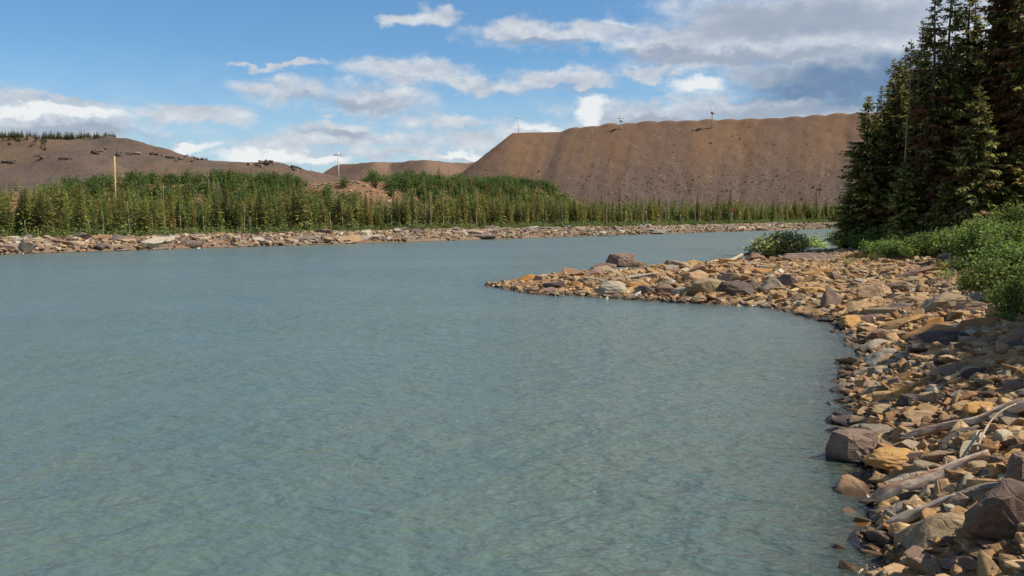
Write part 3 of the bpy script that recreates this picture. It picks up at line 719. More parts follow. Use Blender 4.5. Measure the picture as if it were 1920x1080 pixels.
def drift(name, p0, p1, r0, r1, mat, label, bend=.0, rough=.18, n=26, lift0=.0, lift1=.0, endtaper=0, knots=0, cat='log', seed=1):
    A, _ = hit_near(*p0); B, _ = hit_near(*p1)
    A = A + Vector((0, 0, r0 * .8 + lift0)); B = B + Vector((0, 0, r1 * .8 + lift1)); L = (B - A).length
    path = []; rad = []
    for i in range(n):
        t = i / (n - 1); path.append((L * t, bend * L * math.sin(t * PI) + .012 * L * math.sin(t * 7 + seed), .010 * L * math.sin(t * 9)))
        rr = r0 + (r1 - r0) * t
        if endtaper and t < .12: rr *= .45 + .55 * math.sqrt(t / .12)
        if endtaper == 2: rr = r0 * (.12 + .88 * min(1, t / .45)) if t < .45 else r0 * (1 - .75 * (t - .45) / .55)
        rad.append(rr)
    V, F = tube_pts(path, rad, 14, rough, seed)
    r = random.Random(seed + 5)
    for k in range(knots):
        t = r.uniform(.25, .9); i = int(t * (n - 1)); base = Vector(path[i]); an = r.uniform(-.6, 1.2); dr = Vector((r.uniform(-.2, .7), math.cos(an), math.sin(an))).normalized()
        v2, f2 = tube_pts([base, base + dr * rad[i] * 1.4, base + dr * rad[i] * r.uniform(1.7, 2.6)], [rad[i] * .3, rad[i] * .16, rad[i] * .07], 6); o_ = len(V)
        V += v2; F += [tuple(q + o_ for q in f) for f in f2]
    o = link(name, py_mesh(name, V, F), mat); o.location = A
    o.rotation_mode = 'QUATERNION'; o.rotation_quaternion = (B - A).to_track_quat('X', 'Z')
    tag(o, label, cat); return o
drift('log', (1640, 958), (1856, 872), .155, .075, M_drift, 'thick brown driftwood log with its butt dipping into the water', .02, .22, endtaper=1, knots=5, lift1=.05, seed=2)
drift('log', (1690, 832), (1960, 782), .055, .12, M_drift, 'long peeling grey brown log lying across the near rubble', .015, .3, endtaper=1, knots=4, lift0=.03, lift1=.12, seed=4)
drift('driftwood_plank', (1634, 1016), (1792, 948), .075, .03, M_driftpale, 'short pale driftwood piece pointed at its water end', .03, .35, endtaper=2, lift0=.04, lift1=.10, cat='driftwood', seed=7)
drift('branch', (1832, 868), (1902, 796), .016, .012, M_driftpale, 'thin pale curved stick between the two brown logs', .08, .15, lift0=.14, lift1=.28, cat='branch', seed=9)
drift('branch', (1745, 862), (1828, 850), .010, .006, M_driftpale, 'short straight pale twig above the thick log', .01, .1, lift0=.05, lift1=.06, cat='branch', seed=12)
drift('branch', (1728, 926), (1762, 942), .012, .006, M_driftpale, 'broken pale twig just below the thick log', .02, .1, lift0=.07, lift1=.05, cat='branch', seed=13)
drift('log', (1326, 501), (1410, 488), .07, .11, M_driftpale, 'thin white driftwood log on the crest of the low point', .0, .12, lift0=.15, lift1=.3, seed=15)
drift('branch', (1600, 462), (1640, 457), .05, .03, M_drift, 'grey fallen branch at the foot of the first spruce', .0, .12, lift0=.1, lift1=.1, cat='branch', seed=16)

# ---------------------------------------------------------------- vegetation
def kites(P, Dv, Sv, L, W, mid=.42):
    n = len(P); V = np.empty((n, 4, 3)); V[:, 0] = P; V[:, 1] = P + Dv * (L * mid)[:, None] + Sv * (W / 2)[:, None]; V[:, 2] = P + Dv * L[:, None]; V[:, 3] = P + Dv * (L * mid)[:, None] - Sv * (W / 2)[:, None]
    return V.reshape(-1, 3), np.arange(n * 4).reshape(n, 4)
def nrm(v): return v / (np.linalg.norm(v, axis=-1, keepdims=True) + 1e-9)
GRN = np.array([.185, .195, .055]); YGR = np.array([.42, .37, .09]); BRN = np.array([.27, .135, .05]); DGR = np.array([.032, .055, .02])
def spruce(seed, H, R, clear=.06, dens=1.0, brown=.12, dark=.3, sparse_top=0., droop=.35, name='spruce'):
    r = np.random.default_rng(seed)
    P = []; Dd = []; Sd = []; Ls = []; Ws = []; Cs = []; TW = []
    z = H * clear
    while z < H - .12:
        t = z / H
        prof = 1.4 * (1 - t) ** .62 * (.55 + .45 * min(1, t / .18)) * R
        nb = r.integers(4, 7) if t < .93 else 4
        dn = dens * (1 - sparse_top * (t > .55))
        for _ in range(nb):
            if r.random() > dn: continue
            az = r.random() * 6.283; L = max(.16, prof * r.uniform(.6, 1.2) * (1 + .25 * math.sin(3 * az + z)))
            isb = r.random() < brown * (1.6 if t < .5 else .7)
            dirx = np.array([math.cos(az), math.sin(az), 0.]); side = np.array([-math.sin(az), math.cos(az), 0.])
            up0 = .75 * t ** 2 - .12; dr = droop * (1 - t * .6) * r.uniform(.6, 1.4)
            m = max(3, int(L / .11)); ts = (np.arange(m) + r.random(m)) / m
            ts = ts[ts > .12]
            ax = dirx[None] * (ts * L)[:, None]; ax[:, 2] = z + L * (up0 * ts - dr * ts ** 1.3 + .32 * dr * ts ** 3)
            TW.append((z, az, L, up0, dr))
            tang = nrm(np.stack([dirx[0] * np.ones(len(ts)), dirx[1] * np.ones(len(ts)), up0 - 1.3 * dr * ts ** .3 + .9 * dr * ts ** 2], 1))
            for sgn in (1, -1, 0):
                k = r.random(len(ts)) < (.95 if sgn else .75)
                if not k.any(): continue
                a = ax[k]; tg = tang[k]; q = len(a)
                tl = (np.minimum(.55, .42 * L * (1.05 - ts[k]) + .13)) * r.uniform(.6, 1.25, q)
                dv = tg * r.uniform(.5, 1.0, q)[:, None] + side * sgn * r.uniform(.6, 1.0, q)[:, None] + np.array([0, 0, -1]) * (r.uniform(.05, .5, q) if sgn else r.uniform(.5, 1.3, q))[:, None]
                dv = nrm(dv); sv = nrm(np.cross(dv, nrm(np.array([0, 0, 1.]) + r.normal(0, .55, (q, 3)))))
                P.append(a); Dd.append(dv); Sd.append(sv); Ls.append(tl); Ws.append(tl * r.uniform(.28, .5, q))
                base = BRN if isb else (GRN * (1 - ts[k])[:, None] + YGR * ts[k][:, None])
                cc = base * r.uniform(.65, 1.35, (q, 1)); dk = r.random(q) < dark; cc[dk] = (DGR if not isb else BRN * .6)
                Cs.append(cc)
        z += r.uniform(.10, .20) * (H / 14) ** .5
    # leader
    q = 14; a = np.zeros((q, 3)); a[:, 2] = H - np.linspace(0, .7, q); ang = r.random(q) * 6.28
    dv = nrm(np.stack([np.cos(ang), np.sin(ang), r.uniform(.3, 1.4, q)], 1)); P.append(a); Dd.append(dv); Sd.append(nrm(np.cross(dv, [0, 0, 1.]))); Ls.append(np.linspace(.1, .4, q)); Ws.append(np.full(q, .07)); Cs.append(np.tile(GRN, (q, 1)))
    P, Dd, Sd, Ls, Ws, Cs = [np.concatenate(v) for v in (P, Dd, Sd, Ls, Ws, Cs)]
    V, Fq = kites(P, Dd, Sd, Ls, Ws)
    crown = mesh_np('crown', V, Fq, np.repeat(Cs, 4, 0)); crown.materials.append(M_needle)
    n = 14; V, F = tube_pts([(math.sin(i * .5 + seed) * .03 * H / 14, math.cos(i * .4) * .03, H * i / (n - 1) - (.4 if i == 0 else 0)) for i in range(n)], [max(.012, H * .0125 * (1 - i / (n - 1)) ** .9 + .01) for i in range(n)], 8, .1, seed)
    for (z, az, L, up0, dr) in TW[::2]:
        d_ = Vector((math.cos(az), math.sin(az), 0)); v2, f2 = tube_pts([Vector((0, 0, z)), Vector((0, 0, z)) + d_ * L * .5 + Vector((0, 0, L * (up0 * .5 - dr * .4))), Vector((0, 0, z)) + d_ * L * .95 + Vector((0, 0, L * (up0 - dr * .75)))], [.018 + L * .006, .012, .004], 3, closed=False)
        o_ = len(V); V += v2; F += [tuple(q + o_ for q in f) for f in f2]
    # short dead stubs low on the stem
    for _ in range(26):
        z = r.uniform(.02, clear + .12) * H; az = r.random() * 6.28; d_ = Vector((math.cos(az), math.sin(az), r.uniform(-.5, .1))); L = r.uniform(.4, 1.3)
        v2, f2 = tube_pts([Vector((0, 0, z)), Vector((0, 0, z)) + d_ * L], [.018, .005], 3, closed=False); o_ = len(V); V += v2; F += [tuple(q + o_ for q in f) for f in f2]
    trunk = py_mesh('trunk', V, F); trunk.materials.append(M_bark)
    root = empty(name); link('trunk', trunk, None, root); link('crown', crown, None, root)
    root['category'] = 'spruce'; return root
SP = {  # prototypes, each normalised height in metres
    'a': (1, 12.0, 1.75, .03, 1.0, .22, .30, 0, .45), 'b': (2, 13.0, 1.45, .05, 1.0, .22, .30, 0, .4), 'c': (3, 14.5, 1.25, .08, .95, .08, .60, 0, .35),
    'd': (4, 19.0, 1.9, .10, .9, .30, .30, .45, .5), 'e': (5, 20.0, 2.5, .12, .9, .50, .35, .15, .5), 'f': (6, 9.5, 1.7, .03, 1.0, .06, .25, 0, .35)}
protoS = {}
def place_spruce(key, px, Yd, topy, label, wf=1.0, group=None):
    x = (px - 960) / FPX * Yd; z0 = nh(x, Yd) - .1; ztop = at_y(px, topy, Yd).z; h = ztop - z0
    par = SP[key]; s = h / par[1]
    if key not in protoS:
        r = spruce(*par); protoS[key] = r; o = r
    else: o = dup(protoS[key], (0, 0, 0))
    o.location = (x, Yd, z0); o.rotation_euler = (random.gauss(0, .015), random.gauss(0, .015), random.uniform(0, 6.28)); o.scale = (s ** .5 * wf, s ** .5 * wf, s)
    tag(o, label, 'spruce', group)
    return o
TL = [('a',1624,62,178,'shorter spruce with full skirt at the river end of the stand',1.05),('b',1640,65,161,'spruce with a dead brown tip beside the first full spruce',.8),('a',1660,63,114,'pointed green spruce, third from the river end',.95),
      ('b',1679,66,112,'slim spruce close beside the third pointed spruce',.85),('c',1714,60,36,'narrow very dark spruce rising above its neighbours',.9),('d',1744,57,-60,'tall spruce with thin see-through lichen grey top',.85),
      ('d',1764,58,-95,'second tall thin topped spruce, its top cut by the frame',.85),('c',1806,60,-70,'dark dense spruce behind the small bright spruce',1.1),('f',1821,53,160,'small bright green spruce before the dark tall ones',.95),
      ('e',1852,58,-150,'tall shaggy spruce with brown dead boughs before the dark gap',.9),('e',1882,56,-220,'tallest shaggy spruce with rust brown dead boughs',.95),('e',1925,54,-160,'shaggy brown green spruce at the edge of the view',.9),
      ('b',1700,63,95,'slim spruce right behind the narrow dark spruce',.9),('f',1603,62,300,'low spruce leaning over the water at the end of the stand',1.1),('a',1735,60,190,'green spruce in front of the thin topped pair',1.0),
      ('f',1690,57,300,'low young spruce below the slim pair',.85),('f',1770,54,330,'young spruce among the bushes before the dark stems',.8),('f',1900,53,270,'green spruce above the bushes near the edge of the view',1.0),
      ('a',1780,60,60,'dense green spruce in the shadow between the tall ones',1.0)]
for t in TL: place_spruce(t[0], t[1], t[2], t[3], t[4], t[5])
gl = 'spruces standing deeper in the near stand'
for i in range(26):
    Yd = random.uniform(66, 98); px = random.uniform(1640, 2050); 
    x = (px - 960) / FPX * Yd
    if float(sdist([x], [Yd])[0]) < 4: continue
    place_spruce(random.choice('abcae'), px, Yd, random.uniform(40, 150) if px < 1760 else random.uniform(-60, 120), 'dark spruce standing deeper in the near stand behind the front row', 1.0, gl)
# trees beside the photographer, outside the frame, that shade part of the bank
for (x, y, h, k_) in [(13.6, 13.3, 6.0, 'a'), (13.9, 14.7, 6.3, 'a'), (14.4, 16.2, 6.4, 'a'), (15.2, 17.8, 6.6, 'a'), (16.3, 20.2, 7.0, 'a'), (15.2, 15.3, 8.0, 'a'), (16.4, 17.0, 8.4, 'b'), (17.4, 19.0, 9, 'a')]:
    o = dup(protoS[k_], (x, y, nh(x, y)), random.uniform(0, 6), (1.5 * h / SP[k_][1], 1.5 * h / SP[k_][1], h / SP[k_][1]), 'green spruce of the near stand beyond the edge of the view', 'spruces beyond the edge of the view')

# leafy bushes
def bush(seed, R, Hh, nl, leaf, cols, name='bush', airy=.3):
    r = np.random.default_rng(seed); ns = int(14 + R * 14); tips = []; V = []; F = []; P = []
    for i in range(ns):
        az = r.random() * 6.28; rr = R * r.random() ** .6; h = Hh * (1 - .45 * (rr / R) ** 2) * r.uniform(.7, 1.12)
        tip = Vector((math.cos(az) * rr, math.sin(az) * rr, h)); b = Vector((math.cos(az) * rr * .35, math.sin(az) * rr * .35, -.05)); mid = (b + tip) * .5 + Vector((r.normal() * .05, r.normal() * .05, h * .08))
        v2, f2 = tube_pts([b, mid, tip], [.012, .008, .003], 3, closed=False); o_ = len(V); V += v2; F += [tuple(q + o_ for q in f) for f in f2]
        q = nl // ns; t = r.random(q) ** .7 * .95 + .08
        pp = np.array(b)[None] * ((1 - t) ** 2)[:, None] + 2 * np.array(mid)[None] * (t * (1 - t))[:, None] + np.array(tip)[None] * (t ** 2)[:, None]
        pp += r.normal(0, .10 + airy * .12, (q, 3)) * np.array([1, 1, .8]); P.append(pp)
    P = np.concatenate(P); P[:, 2] = np.maximum(P[:, 2], .02); n = len(P)
    dv = nrm(r.normal(0, 1, (n, 3)) + np.array([0, 0, .3])); sv = nrm(np.cross(dv, nrm(r.normal(0, 1, (n, 3)) + np.array([0, 0, 1.2]))))
    L = leaf * r.uniform(.7, 1.35, n); Vk, Fk = kites(P, dv, sv, L, L * .6, .5)
    ci = r.integers(0, len(cols), n); cc = np.array(cols)[ci] * r.uniform(.7, 1.3, (n, 1))
    fol = mesh_np('foliage', Vk, Fk, np.repeat(cc, 4, 0)); fol.materials.append(M_leaf)
    st = py_mesh('stem', V, F); st.materials.append(M_twig)
    root = empty(name); link('stem', st, None, root); link('foliage', fol, None, root); root['category'] = 'bush'; return root
LG = [(.21, .29, .055), (.27, .34, .08), (.14, .22, .045)]; BG = [(.42, .48, .15), (.34, .42, .12), (.50, .54, .26)]; DG = [(.08, .13, .03), (.11, .16, .035), (.16, .20, .045)]
bp = {'big': bush(1, 1.25, 1.7, 5200, .105, LG + DG), 'mid': bush(2, .95, 1.1, 3200, .10, DG + LG[:1]), 'low': bush(3, .8, .6, 2200, .075, LG + DG), 'bright': bush(4, .85, .95, 4600, .12, BG), 'sprig': bush(5, .5, .8, 420, .07, LG + BG[:1])}
usedb = set()
def place_bush(k, x, y, s, label, group=None, dz=0, sz=None):
    loc = (x, y, nh(x, y) + dz); sc = (s, s, sz or s)
    if k not in usedb: usedb.add(k); o = bp[k]; o.location = loc; o.scale = sc; o.rotation_euler = (0, 0, random.random() * 6)
    else: o = dup(bp[k], loc, random.random() * 6, sc)
    tag(o, label, 'bush', group); return o
def pb(k, px, py, w, label, group=None, sz=None):
    P, Yd = hit_near(px, py); R = {'big': 1.25, 'mid': .95, 'low': .8, 'bright': .85, 'sprig': .5}[k]; s = w * .5 * Yd / FPX / R
    return place_bush(k, P.x, P.y, s, label, group, 0, sz and sz * s)
pb('bright', 1460, 485, 108, 'bright yellow green bush alone on the crest of the bank', sz=.72)
pb('bright', 1528, 466, 44, 'smaller bright sapling right of the bright yellow green bush', sz=1.3)
pb('mid', 1578, 462, 60, 'dark leafy shrub at the foot of the river end spruces')
gb = 'green alder bushes edging the near stand'
for px, py, w, k in [(1620,470,90,'mid'),(1652,482,90,'mid'),(1690,486,100,'mid'),(1730,482,100,'big'),(1765,480,110,'big'),(1800,488,120,'mid'),(1835,492,130,'big'),(1880,500,130,'big'),(1915,506,140,'big'),(1670,466,100,'mid'),(1710,464,110,'big'),(1850,470,120,'mid'),(1790,465,120,'mid'),(1745,466,120,'big'),(1900,470,140,'big'),(1600,460,60,'low'),(1640,462,100,'low')]:
    pb(k, px, py, w * (.85 if px < 1800 else .95), 'green alder bush in the thicket between spruces and rubble', gb, .78 if px < 1800 else .95)
for px, py, w, k, lb, sz in [(1862,560,110,'big','large leafy bush overhanging the rubble at the edge of the view',None),(1905,600,120,'big','big bush hanging lowest towards the shaded rocks',None),(1830,545,80,'low','low bush creeping onto the rubble beside the large bush',None),
        (1795,512,64,'low','low green shrub beside the purple slab',None),(1915,560,130,'mid','dense dark bush behind the overhanging bush',None),(1880,615,70,'low','low shrub at the upper rim of the shade',None),(1642,492,30,'sprig','thin sprig of leaves on the rubble below the first bushes',None),(1590,500,24,'sprig','small weed tuft between tan slabs',None),(1772,530,40,'sprig','sparse weed tuft on the rubble next to the purple slab',None),(1890,530,140,'mid','rounded bush filling the corner behind the large leafy bush',None)]:
    pb(k, px, py, w, lb, None, sz)
# weeds and dry grass on the near bank
def tufts(name, X, Y, hf, h, cols, mat, label, per=14, w=.012, spread=.12):
    n = len(X); X = np.repeat(X, per) + rng.normal(0, spread, n * per); Y = np.repeat(Y, per) + rng.normal(0, spread, n * per); m = len(X)
    P = np.stack([X, Y, hf(X, Y) - .02], 1); dv = nrm(np.stack([rng.normal(0, .4, m), rng.normal(0, .4, m), np.ones(m)], 1)); sv = nrm(np.stack([rng.normal(0, 1, m), rng.normal(0, 1, m), np.zeros(m)], 1))
    L = np.repeat(h, per) * rng.uniform(.5, 1.2, m); V, Fk = kites(P, dv, sv, L, np.full(m, w), .3)
    cc = np.array(cols)[rng.integers(0, len(cols), m)] * rng.uniform(.7, 1.3, (m, 1))
    o = link(name, mesh_np(name, V, Fk, np.repeat(cc, 4, 0)), mat); return tag(o, label, 'grass', kind='stuff')
x1, y1 = scatter(900, 8, 30, 30, 60, 5, 13); k = fbm(x1 * .4, y1 * .4, 8) > .0
tufts('bank_grass', x1[k], y1[k], near_h, rng.uniform(.15, .35, k.sum()), [(.25, .2, .08), (.12, .15, .04), (.3, .22, .1)], M_leaf, 'dry grass tufts between the rocks of the upper bank', w=.03)

# far wood
def far_spruce_arr(seed, R=.16, lv=34, nb=8, fine=False):
    r = np.random.default_rng(seed); P = []; D_ = []; S_ = []; L_ = []; W_ = []; Cc = []
    for i in range(lv):
        t = (i + r.random() * .5) / lv; z = .04 + .95 * t; rad = R * (1 - t) ** .8 * r.uniform(.75, 1.2) * (.7 + .3 * min(1, t / .1)) + .012
        for k in range(nb):
            if r.random() < .12: continue
            az = r.random() * 6.283; L = rad * r.uniform(.65, 1.3); d = np.array([math.cos(az), math.sin(az), -.45 + .9 * t]); d /= np.linalg.norm(d)
            q0 = (r.random() * .75 * L if fine else 0.); L = (L * .5 if fine else L); P.append((d[0] * q0, d[1] * q0, z + d[2] * q0)); d = d + (r.normal(0, .25, 3) if fine else 0); d /= np.linalg.norm(d); D_.append(d); sv = np.array([-math.sin(az), math.cos(az), r.normal() * .5]); S_.append(sv / np.linalg.norm(sv)); L_.append(L); W_.append(L * (r.uniform(.34, .56) if fine else r.uniform(.26, .44)) + .004)
            Cc.append((GRN * (1.15 - .2 * t) if r.random() > .35 else DGR * 1.7) * r.uniform(.85, 1.15))
    P, D_, S_, L_, W_, Cc = map(np.array, (P, D_, S_, L_, W_, Cc)); V, Fk = kites(P, D_, S_, L_, W_, .6)
    V[::4, 2] += 0
    top = np.array([[-.012, 0, .9], [.012, 0, .9], [0, .004, 1.02], [0, .004, 1.02]]); 
    V = np.concatenate([V, top]); Fk = np.concatenate([Fk, [[len(V) - 4, len(V) - 3, len(V) - 2, len(V) - 1]]]); Cc = np.concatenate([np.repeat(Cc, 4, 0), np.tile(GRN, (4, 1))])
    return V, Fk, Cc
RR = [.13, .165, .11, .19, .14, .12]
FSA = [far_spruce_arr(40 + k, R=RR[k]) for k in range(6)]
FSH = [far_spruce_arr(140 + k, R=RR[k] * 1.08, lv=64, nb=20, fine=True) for k in range(6)]
TINT = np.array([1.3, 1.14, 1.1])
FSA = [(v, f, c * TINT) for v, f, c in FSA]; FSH = [(v, f, c * TINT) for v, f, c in FSH]
FSP = []
for k, (v, f, c) in enumerate(FSH):
    root = empty('spruce'); cm = mesh_np('crown', v, f, c); cm.materials.append(M_needle); link('crown', cm, None, root)
    V, F = tube_pts([(0, 0, -.05), (0, 0, .5), (0, 0, .97)], [.014, .009, .003], 5); tm = py_mesh('trunk', V, F); tm.materials.append(M_bark); link('trunk', tm, None, root); root['category'] = 'spruce'; FSP.append(root)
usedf = set(); gfar = 'slim green spruces along the front of the far wood'
def place_far(k, s, p, h, wf=1.0, label='slim green spruce along the front of the wood on the far bank', group=gfar, loc=None):
    if loc is None: x, y = far_xy(s, p); loc = (x, y, float(far_h(s, p)) - .1)
    sc = (h * wf, h * wf, h)
    if k not in usedf: usedf.add(k); o = FSP[k]; o.location = loc; o.scale = sc; o.rotation_euler = (0, 0, random.random() * 6)
    else: o = dup(FSP[k], loc, random.random() * 6, sc, tilt=(random.gauss(0, .02), random.gauss(0, .02)))
    tag(o, label, 'spruce', group); return o
def far_at(px, h, topy, k, wf, label, p=10.0, group=None):
    # stands p metres behind the shoreline, on the ray of column px
    a = (px - 960) / FPX; Yd = (p + B0[0] * N2[0] + B0[1] * N2[1]) / (a * N2[0] + N2[1]); x = a * Yd; z0 = float(fh(x, Yd)); zt = at_y(px, topy, Yd).z
    return place_far(k, 0, 0, max(zt - z0, 2), wf, label, group, (x, Yd, z0 - .1))
for a in [(88,0,412,3,1.35,'single broad dark spruce at the waterline end of the far wood',6.5),(105,0,352,0,1.0,'green spruce behind the single broad dark spruce',13),(565,0,338,3,1.1,'tallest dark spruce of the far wood near its middle',9.5),(552,0,352,0,1.0,'dark spruce touching the tallest one of the far wood',10),
          (578,0,362,4,1.1,'dark full spruce on the other side of the tallest one',10),(640,0,370,3,1.2,'bushy dark spruce below the bare dirt slope',9),(655,0,385,3,1.2,'lower dark spruce beside the bushy one below the dirt slope',8.5),(905,0,400,3,1.4,'short broad dark spruce at the front of the wood',8),
          (795,0,312,1,.7,'lone thin spruce standing on the skyline of the green terrace',72),(1017,0,338,1,.7,'lone thin dark spruce at the end of the green terrace',70),(1161,0,352,2,.9,'thin tall spruce above the far wood before the big dump',14),(1192,0,358,2,.9,'thin spruce with twin tops before the big dump',14),
          (1367,0,355,2,1.0,'tall thin brownish spruce by the red marker',10),(1365,0,380,4,1.1,'green spruce just below the tall brownish one',9),(1530,0,358,2,1.2,'rusty half dead spruce near the end of the visible far wood',9),(1448,0,368,2,1.0,'thin spruce in the distant part of the wood',11),(1307,0,362,2,1.0,'thin spire spruce against the grey foot of the dump',12)]:
    far_at(a[0], a[1], a[2], a[3], a[4], a[5], a[6])
n_ind = 0
for i in range(4000):
    if n_ind >= 262: break
    s = random.uniform(-72, 215); p = random.uniform(9.0, 16) + .012 * s; x, y = far_xy(s, p)
    if abs(x) > y * .585 or (x > y * .39): continue
    if float(fbm(s * .11, p * .05, 93, 2)) < random.uniform(-.45, .1): continue
    place_far(random.randrange(6), s, p, random.triangular(1.5, 7.2, 3.9), random.uniform(.7, 1.5)); n_ind += 1
# deeper trees as one mass
S_ = rng.uniform(-85, 230, 4200); P_ = 12 + rng.random(4200) ** 1.0 * 50; 
nt_ = np.exp(-((S_ - 51) / 7.5) ** 2); keep = ~((P_ > 38) & (rng.random(4200) < nt_ * 1.1)) & ~((P_ > 50) & (S_ > 38) & (S_ < 63))
keep &= ~((S_ > 120) & (P_ > 40))
S_, P_ = S_[keep], P_[keep]; xx, yy = far_xy(S_, P_); k = np.abs(xx) < yy * .62; S_, P_, xx, yy = S_[k], P_[k], xx[k], yy[k]; n = len(xx)
hh = rng.triangular(1.8, 4.0, 6.8, n) * (1 + .22 * fbm(S_ * .15, P_ * .12, 95)) * (1 - .22 * sstep(38, 50, P_)); wf = rng.uniform(.8, 1.2, n)
CF = np.stack([rng.uniform(.75, 1.35, n), rng.uniform(.8, 1.25, n), rng.uniform(.7, 1.2, n)], 1); VV, FF, CC2, off = [], [], [], 0
for msk, pro in ((P_ < 19, FSH), (P_ >= 19, FSA)):
    q = msk.sum(); a_, b_, c_ = join(pro, np.stack([xx, yy, far_h(S_, P_) - .1], 1)[msk], np.stack([hh * wf, hh * wf, hh], 1)[msk], rotmats(rng.normal(0, .03, q), rng.normal(0, .03, q), rng.random(q) * 6), CF[msk])
    VV.append(a_); FF.append(b_ + off); CC2.append(c_); off += len(a_)
V, Fk, Cc = np.concatenate(VV), np.concatenate(FF), np.concatenate(CC2)
o = link('spruce_forest', mesh_np('spruce_forest', V, Fk, Cc), M_needle); tag(o, 'dense green spruce wood filling the far bank', 'forest', kind='stuff')
print('forest', n, len(Fk))
# spruces on the left hilltop
n = 760; px = rng.uniform(-60, 225, n); yy = rng.uniform(456, 486, n) ; yy[px < 100] -= rng.uniform(0, 34, (px < 100).sum()) ; xx = (px - 960) / FPX * yy
hh = rng.uniform(1.6, 4.6, n) * np.where(px > 190, .8, 1)
V, Fk, Cc = join(FSA, np.stack([xx, yy, left_h(xx, yy) - .1], 1), np.stack([hh * 1.4, hh * 1.4, hh], 1), rotmats(rng.normal(0, .02, n), rng.normal(0, .02, n), rng.random(n) * 6), np.full((n, 3), .8))
o = link('hilltop_forest', mesh_np('hilltop_forest', V, Fk, Cc), M_needle); tag(o, 'ragged line of dark spruces on top of the left hill', 'forest', kind='stuff')
px = rng.uniform(352, 395, 14); yy = np.full(14, 478.); xx = (px - 960) / FPX * yy; hh = rng.uniform(1, 2, 14)
V, Fk, Cc = join(FSA, np.stack([xx, yy, left_h(xx, yy) - .1], 1), np.stack([hh * 1.4, hh * 1.4, hh], 1), rotmats(xx * 0, xx * 0, xx), np.full((14, 3), .8))
o = link('ridge_saplings', mesh_np('ridge_saplings', V, Fk, Cc), M_needle); tag(o, 'few small spruces on the slope of the left hill ridge', 'saplings', kind='stuff')
# dead stems
snm = []
for k in range(4):
    V, F = tube_pts([(math.sin(i + k) * .008, math.cos(i * 1.3 + k) * .008, i / 6 - (.03 if i == 0 else 0)) for i in range(7)], [.0125 * (1 - .8 * i / 6) for i in range(7)], 6)
    r = random.Random(k)
    for _ in range(9 + k * 3):
        z = r.uniform(.35, .95); az = r.random() * 6.28; v2, f2 = tube_pts([(0, 0, z), (math.cos(az) * .05, math.sin(az) * .05, z - .01)], [.003, .001], 3, closed=False); o_ = len(V); V += v2; F += [tuple(q + o_ for q in f) for f in f2]
    me = py_mesh('dead_tree', V, F); me.materials.append(M_snag); snm.append(me)
SN = [(226,345,385,0),(245,375,425,3),(310,340,430,0),(340,380,432,0),(385,372,430,-4),(195,395,430,2),(287,400,428,0),(460,380,428,0),(405,338,372,0),(395,335,368,0),(413,338,372,0),(50,410,436,0),(170,412,434,6),(780,352,425,0),(797,378,425,-6),(808,360,424,1),
      (864,350,385,2),(894,352,405,2),(1024,395,420,1),(1138,365,414,2),(1172,368,414,0),(1054,380,420,0),(1166,395,414,0),(1205,360,412,0),(1212,368,412,1),(1247,355,408,2),(1275,360,406,1),(1302,370,410,0),(1312,372,408,0),(1332,388,410,0),(1480,338,375,-3),(832,380,420,0),(643,380,425,0),(1019,392,418,0),(470,405,432,0),(620,395,425,0),(920,372,400,0),(735,372,420,0)]
for i, (px, ty, by, ln) in enumerate(SN):
    p = 12 if by > 395 else (50 if px < 500 else 30)
    if by > 400: p = 7.5
    a = (px - 960) / FPX; Yd = (p + B0[0] * N2[0] + B0[1] * N2[1]) / (a * N2[0] + N2[1]); x = a * Yd; z0 = float(fh(x, Yd)); zt = at_y(px, ty, Yd).z; h = max(zt - z0, 1.5)
    w_ = Yd / 110 * (1.0 if h > 3 else 1.3) * 5.0
    o = bpy.data.objects.new('dead_tree', snm[i % 4]); C.objects.link(o); o.location = (x, Yd, z0 - .1); o.scale = (w_, w_, h); o.rotation_euler = (0, math.radians(-ln), i)
    tag(o, 'bare pale dead tree trunk standing at the front of the far wood', 'dead tree', 'bare dead trunks in the far wood')
# snag in the near stand
x = (1693 - 960) / FPX * 59; z0 = nh(x, 59); zt = at_y(1693, 118, 59).z
o = bpy.data.objects.new('dead_tree', snm[2]); C.objects.link(o); o.location = (x, 59, z0); o.scale = (7.5, 7.5, zt - z0); tag(o, 'tall bare grey dead trunk among the near spruces', 'dead tree')
P = at_y(1520, 418, 66)
# far shrubs
fbp = [bush(20 + k, .55, 1.0, 420, .12, [(.09, .15, .035), (.07, .12, .03), (.13, .18, .05)], 'shrub') for k in range(3)]
usedg = set()
def place_fb(k, s, p, w, h, label, group):
    x, y = far_xy(s, p); loc = (x, y, float(far_h(s, p)) - .1); sc = (w, w, h)
    if k not in usedg: usedg.add(k); o = fbp[k]; o.location = loc; o.scale = sc
    else: o = dup(fbp[k], loc, random.random() * 6, sc)
    tag(o, label, 'shrub', group)
for i in range(285):
    s = -5 + 124 * random.random()
    if 41 < s < 61: continue
    place_fb(i % 3, s, random.uniform(47, 70), random.uniform(1.8, 3.2), random.uniform(1.7, 2.8), 'rounded bright green shrub on the terrace behind the far wood', 'shrubs on the terrace behind the far wood')
for s, p in [(41, 55), (43, 57), (46, 52), (48, 58), (44, 53), (56, 58), (58, 55), (60, 58), (42, 50)]:
    place_fb(int(s) % 3, s, p, 2.6, 2.4, 'dark round shrub on the bare dirt slope', 'round shrubs on the bare dirt slope')
